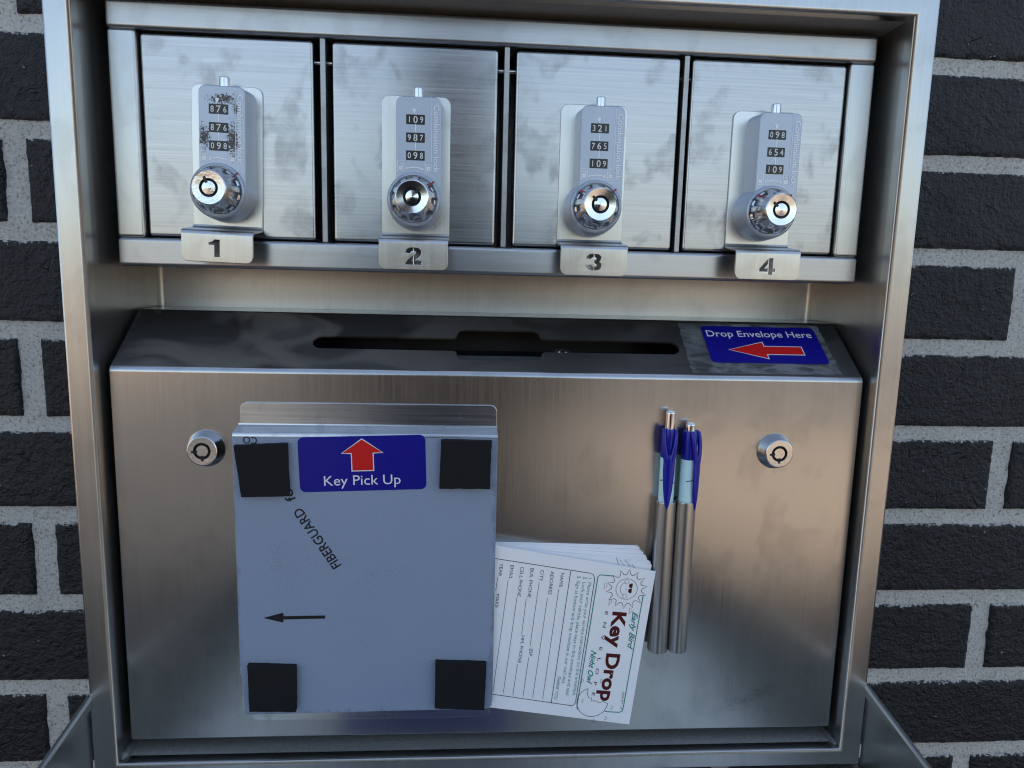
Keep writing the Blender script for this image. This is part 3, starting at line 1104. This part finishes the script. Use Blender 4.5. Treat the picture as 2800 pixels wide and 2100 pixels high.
sp.build('sloping_top', S_SLOPE, box)
# inside of the slot: chute and added backing, black standing in for shade
ins = MB()
ins.add([SO + Vector((-140, 0, 0)) + SV * 4 - SN * 26, SO + Vector((180, 0, 0)) + SV * 4 - SN * 26, SO + Vector((180, 0, 0)) + SV * 54 - SN * 30, SO + Vector((-140, 0, 0)) + SV * 54 - SN * 30], [(0, 1, 2, 3)])
ins.add([(-140, 92, -200), (180, 92, -200), (180, 92, ZK - 3), (-140, 92, ZK - 3)], [(0, 1, 2, 3)])
ins.build('dark_chute_liner', BLACK, box)
ck = MB()
ck.add([SO + Vector((-6, 0, 0)) + SV * 8 - SN * 2.0, SO + Vector((53, 0, 0)) + SV * 8 - SN * 2.0, SO + Vector((53, 0, 0)) + SV * 21 - SN * 4, SO + Vector((-6, 0, 0)) + SV * 21 - SN * 4], [(0, 1, 2, 3)])
ck.build('chute_flap', S_DARK, box)
nt_ = MB()
nt_.lathe(SO + Vector((66, 0, 0)) + SV * 21.5 - SN * 7.0, SN, [(7.0, 0), (7.0, 4.5), (6.2, 5.0), (3.6, 5.0), (3.5, 3.0)], 24)
nt_.build('nut', CHROME_W, box)

# sticker on the slope
N2 = SN


def on_slope(h):
    return SO + SN * h


st_ = MB()
st_.prism(rrect(165.6, 247.2, 13.6, 50.6, 3.2, 5), [], on_slope(0.75), X, SV, SN, 0.15)
stk = st_.build('arrow_sticker', BLUE, box)
tx = MB()
letters(tx, 'Drop Envelope Here', (168.3, 39.6), (243.6, 40.0), 6.2, on_slope(0.87), X, SV, bold=0.004)
tx.build('sticker_lettering', WHITE, stk)
aw = [(180.6, 26.4), (205.6, 34.3), (205.6, 30.1), (232.0, 30.1), (232.0, 22.5), (205.6, 22.5), (205.6, 18.3)]
ar = MB()
ar.flat(inset(ccw(aw), -0.65), on_slope(0.81), X, SV, 0)
ar.flat(aw, on_slope(0.87), X, SV, 1)
ar.build('red_arrow', [WHITE, RED], stk)
tp = MB()
left = [(150.1 + random.uniform(-0.5, 0.5), 3.6 + 50 * q / 26) for q in range(27)]
right = [(252.0 + random.uniform(-0.5, 0.5), 54.6 - 50.5 * q / 26) for q in range(27)]
tp.prism(left + right, [], on_slope(0.42), X, SV, SN, 0.1)
tp.prism([(166.0, 3.2), (251.2, 3.2), (251.2, 52.6), (166.0, 52.6)], [], on_slope(0.52), X, SV, SN, 0.05)
tp.build('clear_tape', TAPE, box)

# two cam locks
for (cx, cz_) in ((-161.7, -112.3), (208.3, -111.0)):
    cl = MB()
    cl.lathe((cx, BY + 0.4, cz_), FR, [(11.8, 0), (11.9, 0.9), (11.7, 1.5), (9.6, 7.6), (9.2, 8.3), (8.7, 8.6), (5.35, 8.5), (5.35, 5.5)], 64, cap=False)
    c_ = cl.build('cam_lock', CHROME_W, box, smooth=25)
    ky = MB()
    ky.lathe((cx, BY - 5.0, cz_), FR, [(5.4, 0), (5.4, 0.2)], 32)
    for ang in (186, 271):
        U_, W_ = Vector((math.cos(R(ang)), 0, math.sin(R(ang)))), Vector((-math.sin(R(ang)), 0, math.cos(R(ang))))
        ky.prism([(3.0, -0.8), (6.5, -0.7), (6.5, 0.7), (3.0, 0.8)], [], (cx, BY - 8.35, cz_), U_, W_, FR, 0.3)
    ky.build('keyway', BLACK, c_)
    kp = MB()
    kp.lathe((cx, BY - 5.0, cz_), FR, [(3.85, 0), (3.85, 2.6), (3.6, 3.0)], 32)
    kp.build('key_post', CHROME_W, c_)

# two welded pen tubes
TUBES = (134.4, 147.8)
for tx_ in TUBES:
    tb = MB()
    tb.lathe((tx_, BY - 6.8, -249), Z, [(5.6, 0), (6.4, 0.3), (6.65, 1.2), (6.65, 105.0), (6.5, 105.5), (6.1, 105.6), (5.7, 105.3), (5.7, 60)], 40)
    tb.build('pen_tube', S_TUBE, box)

# ------------------------------------------------------------------ key pick up plate
KY = -2.0
kpl = thing('key_pickup_plate', (-59, KY, -287), 'blue grey film covered steel plate marked Key Pick Up with four foam pads', 'plate')
fl_ = MB()
fl_.prism(rrect(-139.8, 22.0, -96, -82.2, (0.2, 0.2, 4.5, 4.5)), [], (0, BY - 1.6, 0), X, Z, FR, 1.5, bev=0.3)
yf = BY - 1.6
bend = [(yf, -95.6), (yf - 0.2, -96.4), (yf - 1.0, -96.9), (KY + 2.6, -98.4), (KY + 0.8, -99.0), (KY + 0.15, -100.0), (KY, -101.2), (KY + 1.4, -101.2), (KY + 1.6, -100.4), (yf, -98.0), (yf + 1.3, -96.5), (yf + 1.4, -95.6)]
fl_.strip(bend, -141.0, 22.2, closed=True)
fl_.build('top_flange', S_FLANGE, kpl)
bk = MB()
bk.prism(rrect(-138.4, 21.2, -300.2, -240, (4.5, 4.5, 0.2, 0.2)), [], (0, BY - 1.6, 0), X, Z, FR, 1.5, bev=0.3)
bk.build('back_plate', S_FLANGE, kpl)
fc = MB()
fc.prism([(-141.2, -101.0), (22.2, -101.0), (22.5, -280.5), (21.2, -284.5), (19.0, -286.0), (-139.4, -287.6), (-140.0, -262), (-141.4, -258)], [], (0, KY, 0), X, Z, FR, 1.5, bev=0.45)
fc.build('film_covered_face', FILM, kpl)
for xx in (-140.3, 21.5):
    hem = MB()
    hem.prism(rrect(xx - 0.5, xx + 0.5, -285, -102, 0.2, 1), [], (0, KY + 1.6, 0), X, Z, FR, 10.0)
    hem.build('plate_return', S_FLANGE, kpl)
for pad in ([(-139.3, -106.4), (-107.5, -104.8), (-106.9, -137.9), (-135.5, -138.8)], [(-13.3, -101.6), (18.2, -102.0), (17.8, -132.8), (-14.0, -132.7)],
            [(-135.4, -250.6), (-105.2, -252.0), (-105.4, -283.2), (-135.0, -282.7)], [(-15.6, -249.9), (17.9, -251.4), (17.1, -284.1), (-15.6, -282.6)]):
    pm = MB()
    pts_ = []
    for q in range(4):
        a, c = pad[q], pad[(q + 1) % 4]
        for j in range(8):
            t = j / 8
            pts_.append((a[0] + (c[0] - a[0]) * t + random.uniform(-.18, .18), a[1] + (c[1] - a[1]) * t + random.uniform(-.18, .18)))
    pm.prism(pts_, [], (0, KY - 4.6, 0), X, Z, FR, 4.55, bev=0.5, seg=2)
    pm.build('foam_pad', FOAM, kpl)
# sticker
cs, sn = math.cos(R(1.85)), math.sin(R(1.85))
SU, SW = Vector((cs, 0, sn)), Vector((-sn, 0, cs))
SK = Vector((-62.0, 0, -117.85))


def kp_o(h):
    return Vector((SK.x, KY - h, SK.z))


st_ = MB()
st_.prism(rrect(-39.3, 39.3, -17.6, 17.6, 3.6, 5), [], kp_o(0.12), SU, SW, FR, 0.12)
stk = st_.build('arrow_sticker', BLUE, kpl)
tx = MB()
letters(tx, 'Key Pick Up', (-24.3, -13.7), (23.2, -13.7), 6.2, kp_o(0.22), SU, SW, bold=0.0)
tx.build('sticker_lettering', WHITE, stk)
aw = [(0, 15.4), (12.4, 6.9), (6.4, 6.9), (6.4, -4.3), (-6.4, -4.3), (-6.4, 6.9), (-12.4, 6.9)]
ar = MB()
ar.flat(inset(ccw(aw), -0.65), kp_o(0.18), SU, SW, 0)
ar.flat(aw, kp_o(0.25), SU, SW, 1)
ar.build('red_arrow', [WHITE, RED], stk)
pr_ = MB()
OP = (0, KY - 0.06, 0)
letters(pr_, 'FIBERGUARD', (-75.8, -184.5), (-100.6, -146.2), 6.0, OP, X, Z, bold=0.014)
letters(pr_, 'fo', (-103.4, -141.4), (-106.4, -133.5), 6.0, OP, X, Z, bold=0.014)
pr_.build('printed_wording', INK, kpl)
pr_ = MB()
letters(pr_, 'CO', (-126.0, -101.7), (-134.6, -101.2), 4.3, OP, X, Z, bold=0.014)
pr_.build('printed_wording', INK, kpl)
pr_ = MB()
pr_.flat([(-125.7, -220.1), (-113.0, -223.5), (-112.8, -221.3), (-86.5, -220.9), (-86.5, -218.7), (-112.8, -219.0), (-112.9, -216.6)], OP, X, Z)
pr_.build('printed_arrow', INK, kpl)

# ------------------------------------------------------------------ envelopes
EW, EH = 165.0, 110.9


def envelope_poly(tr, ang):
    """corner list; ang = lean of the reading direction from straight down, degrees"""
    u = (-math.sin(R(ang)), -math.cos(R(ang)))
    v = (-math.cos(R(ang)) , math.sin(R(ang)))
    return [tr, (tr[0] + u[0] * EH, tr[1] + u[1] * EH), (tr[0] + u[0] * EH + v[0] * EW, tr[1] + u[1] * EH + v[1] * EW), (tr[0] + v[0] * EW, tr[1] + v[1] * EW)]


NE = 13
for q in range(NE):
    t = q / (NE - 1)
    # fan from the rear sheet (nearly level) to the one under the front envelope
    trx = 118.4 + 8.6 * (t ** 0.75) + random.uniform(-0.6, 0.6)
    trz = -177.0 - 10.6 * t + random.uniform(-0.5, 0.5)
    ang = 1.4 + 5.6 * t + random.uniform(-0.25, 0.25)
    yb = BY - 0.7 - q * 0.62
    em = MB()
    em.prism(envelope_poly((trx, trz), ang), [], (0, yb, 0), X, Z, FR, 0.3)
    e_ = em.build('envelope', PAPER, origin=(40, yb, -290), smooth=0)
    tag(e_, 'blank white envelope edge fanned out in the stack behind the front key drop envelope', 'envelope', 'envelopes fanned behind the front one')
    if q == NE - 1:
        zz = MB()
        pts_ = []
        for j, (a, b_) in enumerate([(103.0, -182.5), (104.6, -187.5), (105.8, -184.2), (108.6, -188.2), (108.8, -183.8), (112.4, -188.6), (113.6, -187.2), (115.8, -189.6)]):
            pts_.append((a, b_))
        zz.stroke(pts_, 0.35, (0, yb - 0.05, 0), X, Z)
        e_['_o'] = (40, yb, -290)
        zz.build('printed_sun_edge', P_INK, e_)
        tag(e_, 'white envelope directly behind the front one, tips of a printed sun showing along its top', 'envelope', 'envelopes fanned behind the front one')

YE = 1.0
e0 = thing('key_drop_envelope', (75, YE, -295), 'front printed key drop envelope with teal and maroon lettering beside the plate', 'envelope')
em = MB()
em.prism([(129.2, -190.9), (116.9, -301.4), (-42.0, -277.5), (-30.0, -164.0)], [], (0, YE, 0), X, Z, FR, 0.5)
em.build('paper', PAPER, e0, smooth=0)
OE = (0, YE - 0.06, 0)
fm, it, hd = MB(), MB(), MB()
for s, a, b_, c, d in (('NAME', 65.8, -191.7, 64.9, -201.5), ('ADDRESS', 59.1, -190.4, 57.9, -206.7), ('CITY', 52.4, -189.5, 51.6, -197.3),
                       ('BUS. PHONE', 45.7, -188.4, 44.3, -208.6), ('ZIP', 46.7, -244.6, 46.3, -250.2), ('CELL PHONE', 39.2, -187.4, 37.5, -208.0),
                       ('HM. PHONE', 41.0, -235.4, 39.1, -254.9), ('EMAIL', 32.5, -186.3, 31.6, -195.9), ('YEAR', 25.5, -185.0, 24.8, -193.8),
                       ('MAKE', 23.5, -206.1, 22.9, -215.6), ('\u00a92006 BFT, LLP', 111.1, -277.1, 110.1, -290.0)):
    letters(fm, s, (a, b_), (c, d), 2.2 if s[0] != '\u00a9' else 1.2, OE, X, Z)
for a, b_, c, d in ((64.8, -203.2, 56.6, -281.5), (57.5, -209.1, 49.8, -280.5), (51.7, -198.1, 47.0, -242.8), (46.3, -251.1, 43.2, -279.5), (43.5, -209.4, 41.1, -234.6),
                    (38.9, -255.8, 36.3, -278.5), (37.3, -208.6, 29.9, -276.6), (31.2, -196.7, 22.9, -275.7), (24.3, -194.6, 23.2, -203.8)):
    fm.stroke([(a, b_), (c, d)], 0.3, OE, X, Z)
fm.stroke([(72.3, -190.5), (62.5, -284.7)], 0.42, OE, X, Z)
fm.stroke([(10, -179.6), (22.5, -181.7), (84.7, -191.9), (87.3, -192.8), (88.5, -195.7), (79.3, -282.3), (78.7, -285.4), (77.0, -286.8), (22.6, -277.4), (10, -275.3)], 0.45, OE, X, Z)
fm.build('form_lettering', P_INK, e0, smooth=0)
for s, a, b_, c, d in (('1. Please write your service instructions on this envelope.', 84.4, -195.3, 77.0, -279.5),
                       ('2. Lock your vehicle, place keys in this envelope and seal.', 80.8, -194.4, 72.2, -279.7),
                       ('3. Sign at bottom and drop envelope in our mail slot.', 76.9, -193.8, 69.2, -270.8)):
    letters(it, s, (a, b_), (c, d), 2.3, OE, X, Z)
letters(it, 'THANK YOU', (66.2, -265.1), (64.3, -281.9), 2.2, OE, X, Z, bold=0.004, shear=0.25)
letters(it, 'Early Bird', (115.2, -219.1), (112.7, -246.2), 3.6, OE, X, Z, bold=0.02, shear=0.45)
letters(it, 'Night Owl', (88.4, -246.4), (85.9, -270.9), 3.6, OE, X, Z, bold=0.02, shear=0.45)
it.stroke([(80.6, -289.5), (80.2, -286.8), (90.2, -197.5), (90.6, -194.4), (92.2, -193.2), (97.0, -193.7), (101.4, -194.1)], 0.65, OE, X, Z)
it.stroke([(121.6, -207.5), (112.2, -288.0), (111.6, -291.2), (109.6, -292.2), (105, -291.9), (99.6, -291.4)], 0.65, OE, X, Z)
it.build('teal_lettering', P_TEAL, e0, smooth=0)
letters(hd, 'Key Drop', (102.0, -219.0), (95.8, -283.5), 8.8, OE, X, Z, bold=0.035)
letters(hd, 'E   N   V   E   L   O   P   E', (96.6, -218.8), (90.0, -279.6), 2.0, OE, X, Z, bold=0.008)
UE, VE = Vector((-.104, 0, -.9946)), Vector((.9946, 0, -.104))       # reading direction, up
SUNC = (110.2, YE - 0.06, -203.2)
for s in (-1, 1):
    hd.flat([(s * 1.0 + x_ * 1.7, 2.4 + y_ * 1.25) for x_, y_ in ((-1, .9), (0, 1), (1, .9), (.9, -.3), (.3, -1), (-.3, -1), (-.9, -.3))] if s > 0 else
            [(-2.6 + x_ * 1.7, 2.4 + y_ * 1.25) for x_, y_ in ((-1, .9), (0, 1), (1, .9), (.9, -.3), (.3, -1), (-.3, -1), (-.9, -.3))], SUNC, UE, VE)
hd.build('heading_lettering', P_MAROON, e0, smooth=0)
pic = MB()
pic.stroke(arc(0, 0, 7.2, 0, 345, 32), 0.28, SUNC, UE, VE, closed=True)
sp_ = []
for j in range(14):
    a = 360 / 14 * j
    for q, (da, rr) in enumerate(((-12.8, 10.0), (-7, 10.5), (0, 13.9), (7, 10.5))):
        sp_.append((rr * math.cos(R(a + da)), rr * math.sin(R(a + da))))
pic.stroke(sp_, 0.42, SUNC, UE, VE, closed=True)
pic.stroke(arc(0, 0.5, 4.8, 200, 340, 12), 0.25, SUNC, UE, VE)
pic.stroke(arc(-5.0, -0.6, 1.5, 0, 330, 12), 0.2, SUNC, UE, VE, closed=True)
pic.stroke(arc(5.0, -0.6, 1.5, 0, 330, 12), 0.2, SUNC, UE, VE, closed=True)
pic.stroke([(-.5, .2), (0, -.4), (.6, .1)], 0.22, SUNC, UE, VE)
pic.build('printed_sun', P_INK, e0, smooth=0)
pic = MB()
MOONC = (90.6, YE - 0.06, -284.4)
pic.stroke(arc(0, 0, 10.6, 204, 450, 30), 0.38, MOONC, UE, VE)
pic.stroke([(-9.7, -4.3), (-5.5, -4.2), (-2.6, -2.6), (-3.4, -1.2), (-0.6, -0.4), (-1.6, 1.0), (-0.6, 1.6), (-1.4, 2.8), (0.2, 4.2), (-1.2, 7.0), (0, 10.6)], 0.34, MOONC, UE, VE)
pic.stroke(arc(-0.4, -5.4, 1.6, 200, 330, 8), 0.26, MOONC, UE, VE)
for cx, cy_ in ((-16, 4), (3, 14), (11, 11), (-15, -9), (13.5, 3)):
    pic.stroke([(cx - 1.6, cy_ - .6), (cx - 1.0, cy_ + .3), (cx - .2, cy_ + .9), (cx + .7, cy_ + .3), (cx + 1.7, cy_ - .5)], 0.2, MOONC, UE, VE, closed=True)
for cx, cy_ in ((-1, -14.5), (10, -9.6), (15, 5)):
    pic.stroke([(cx - 2.2, cy_ - .8), (cx - 1.4, cy_ + .6), (cx + .2, cy_ + 1.2), (cx + 1.0, cy_ + .2), (cx + 2.6, cy_ - .7)], 0.2, SUNC, UE, VE, closed=True)
pic.build('printed_moon', P_INK, e0, smooth=0)

# ------------------------------------------------------------------ two pens in the tubes
PENS = ((134.2, -83.6, 9, 11.5, 'ballpoint pen in the left steel tube, button fully out, navy clip facing the viewer'),
        (147.9, -91.2, -42, 5.0, 'ballpoint pen in the right steel tube, button pressed lower, navy clip turned right'))
for (px, ztop, turn, btn, lab) in PENS:
    yp = BY - 6.8
    pen = thing('pen', (px, yp, -246), lab, 'pen', 'pens in the steel tubes')
    zc = ztop - btn
    bm_ = MB()
    bm_.lathe((px, yp, -244), Z, [(1.2, 0), (3.8, 10), (5.0, 24), (5.0, zc - 18.6 + 244)], 32)
    bm_.build('barrel', PALE, pen)
    cm = MB()
    cm.lathe((px, yp, zc - 18.8), Z, [(5.0, 0), (5.05, 12), (4.9, 17), (4.3, 18.6), (3.6, 18.9)], 32)
    cm.build('cap', NAVY, pen)
    bt = MB()
    bt.lathe((px, yp, zc - 1), Z, [(3.2, 0), (3.2, btn - 0.4), (2.9, btn + 0.5), (2.4, btn + 1.0)], 24)
    bt.build('push_button', CHROME, pen)
    ta = R(turn)
    N_ = Vector((-math.sin(ta), -math.cos(ta), 0))
    U_ = Vector((math.cos(ta), -math.sin(ta), 0))
    cl = MB()
    P0_ = Vector((px, yp, zc))

    def loft(secs, n=16):
        """smooth bar through (sideways, outwards, z below the cap top, half width, half thickness)"""
        V_ = []
        for (u_, o_, z_, hw, ht) in secs:
            c_ = P0_ + U_ * u_ + N_ * o_ + Vector((0, 0, z_))
            for j in range(n):
                a = 2 * math.pi * j / n
                V_.append(c_ + U_ * (hw * math.cos(a)) + N_ * (ht * math.sin(a)))
        F = [(k * n + j, k * n + (j + 1) % n, (k + 1) * n + (j + 1) % n, (k + 1) * n + j) for k in range(len(secs) - 1) for j in range(n)]
        F += [tuple(range(n))[::-1], tuple(range((len(secs) - 1) * n, len(secs) * n))]
        cl.add(V_, F)
    # two arms leave the shoulder of the cap and meet in one tapering blade
    for sg in (-1, 1):
        loft([(sg * 3.4, 2.6, 0.4, 0.9, 1.2), (sg * 3.8, 3.8, -0.8, 1.0, 1.4), (sg * 3.8, 4.8, -4, 1.25, 1.5), (sg * 3.5, 5.6, -9, 1.4, 1.5), (sg * 2.8, 6.1, -14, 1.65, 1.4), (sg * 2.0, 6.3, -18, 1.9, 1.3), (sg * 1.6, 6.4, -21, 2.0, 1.2)])
    loft([(0, 6.35, -16.0, 0.6, 0.5), (0, 6.4, -17.2, 2.4, 0.9), (0, 6.4, -20, 3.75, 1.3), (0, 6.4, -26, 3.7, 1.4), (0, 6.4, -33, 3.35, 1.4), (0, 6.4, -40, 2.8, 1.35), (0, 6.4, -46, 2.05, 1.2), (0, 6.4, -50.3, 1.2, 0.95), (0, 6.55, -52.3, 0.3, 0.4)])
    cl.build('clip', NAVY, pen)
    vn = MB()
    q0 = Vector((px, yp, 0))
    ln = []
    for j in range(9):
        a = R(-70 + 140 * j / 8 + (turn * -1))
        ln.append((a, -128.5 - 2.6 * ((j - 3) / 5) ** 2))
    V_ = []
    for a, zz in ln:
        d_ = Vector((math.sin(a), -math.cos(a), 0)) * 5.07
        V_ += [q0 + d_ + Vector((0, 0, zz + 0.35)), q0 + d_ + Vector((0, 0, zz - 0.35))]
    vn.add(V_, [(2 * j, 2 * j + 1, 2 * j + 3, 2 * j + 2) for j in range(8)])
    vn.build('barrel_print', GREEN, pen)

# ------------------------------------------------------------------ the person taking the picture, standing behind the lens
def skinned(name, joints, bones, mat, parent, sub=2):
    me = bpy.data.meshes.new(name)
    me.from_pydata([Vector(p[:3]) * MM for p in joints], bones, [])
    me.materials.append(mat)
    o = bpy.data.objects.new(name, me)
    COL.objects.link(o)
    o.modifiers.new('skin', 'SKIN')
    if not me.skin_vertices:
        me.attributes.new  # the layer is made by the modifier
    for k, p in enumerate(joints):
        sv = me.skin_vertices[0].data[k]
        sv.radius = (p[3] * MM, (p[4] if len(p) > 4 else p[3]) * MM)
        sv.use_root = (k == 0)
    ss = o.modifiers.new('smooth', 'SUBSURF')
    ss.levels = ss.render_levels = sub
    for pl_ in me.polygons:
        pl_.use_smooth = True
    o.modifiers['skin'].use_smooth_shade = True
    o.parent = parent
    return o


SKIN_M = plain('skin', (0.30, 0.17, 0.12), 0.5)
CLOTH = plain('dark_cloth', (0.018, 0.020, 0.026), 0.85, spec=0.2)
HAIR = plain('dark_hair', (0.012, 0.010, 0.009), 0.6)
PX, PY = -30.0, -850.0
per = thing('person', (PX, PY, -1350), 'person in dark jacket and trousers photographing the cabinet, seen only mirrored in its steel', 'person')
FH = 1780.0      # standing height; joints relative to the feet
J = [(0, 0, 930, 100, 75), (0, 0, 1130, 110, 82), (0, 5, 1330, 145, 92), (0, 0, 1450, 70, 65), (0, 10, 1530, 52, 56), (0, 25, 1610, 72, 88), (0, 25, 1705, 76, 92), (0, 15, 1765, 45, 55)]
B_ = [(0, 1), (1, 2), (2, 3), (3, 4), (4, 5), (5, 6), (6, 7)]
for sgn in (-1, 1):
    n0 = len(J)
    J += [(sgn * 165, 0, 1400, 58), (sgn * 215, 30, 1130, 44), (sgn * 120, 260, 1215, 33), (sgn * 62, 330, 1255, 26)]
    B_ += [(2, n0), (n0, n0 + 1), (n0 + 1, n0 + 2), (n0 + 2, n0 + 3)]
    n1 = len(J)
    J += [(sgn * 95, 0, 880, 92), (sgn * 115, 15, 480, 60), (sgn * 125, -10, 110, 42), (sgn * 130, 40, 42, 40), (sgn * 145, 170, 32, 34)]
    B_ += [(0, n1), (n1, n1 + 1), (n1 + 1, n1 + 2), (n1 + 2, n1 + 3), (n1 + 3, n1 + 4)]
    hx = len(J) - 6          # wrist end
    for q in range(4):       # fingers closing round the phone
        m0 = len(J)
        J += [(sgn * (50 - q), 350, 1272 - q * 17, 9), (sgn * 42, 385, 1276 - q * 18, 8.5), (sgn * 22, 392, 1278 - q * 18, 7)]
        B_ += [(hx, m0), (m0, m0 + 1), (m0 + 1, m0 + 2)]
    m0 = len(J)
    J += [(sgn * 46, 340, 1290, 11), (sgn * 30, 348, 1318, 9)]
    B_ += [(hx, m0), (m0, m0 + 1)]
skinned('body', J, B_, SKIN_M, per)
JJ = [(0, 0, 800, 168, 130), (0, 0, 960, 165, 126), (0, 0, 1130, 158, 118), (0, 5, 1335, 180, 122), (0, 0, 1455, 92, 86), (0, -10, 1530, 80, 84)]
BB = [(0, 1), (1, 2), (2, 3), (3, 4), (4, 5)]
for sgn in (-1, 1):
    n0 = len(JJ)
    JJ += [(sgn * 170, 0, 1400, 76), (sgn * 218, 28, 1130, 60), (sgn * 122, 255, 1212, 44)]
    BB += [(3, n0), (n0, n0 + 1), (n0 + 1, n0 + 2)]
skinned('jacket', JJ, BB, CLOTH, per)
JJ = [(0, 0, 1010, 140, 104), (0, 0, 915, 146, 110)]
BB = [(0, 1)]
for sgn in (-1, 1):
    n0 = len(JJ)
    JJ += [(sgn * 97, 0, 870, 108), (sgn * 116, 15, 480, 76), (sgn * 126, -8, 80, 62)]
    BB += [(1, n0), (n0, n0 + 1), (n0 + 1, n0 + 2)]
skinned('trousers', JJ, BB, CLOTH, per)
skinned('hair', [(0, 8, 1800, 30, 40), (0, -2, 1755, 96, 112), (0, -22, 1690, 100, 100), (0, -34, 1600, 92, 84), (0, -36, 1530, 60, 50)], [(0, 1), (1, 2), (2, 3), (3, 4)], HAIR, per)
ph = MB()
ph.prism(rrect(-36, 36, -75, 75, 10, 5), [], (PX, PY + 374, -1350 + 1270), X, Z, Y, 8.0, bev=1.5)
pho = ph.build('phone', BLACK, origin=(PX, PY + 370, -1350 + 1195))
tag(pho, 'dark phone held upright in both hands of the person', 'phone')

for o in bpy.data.objects:
    if '_o' in o:
        del o['_o']
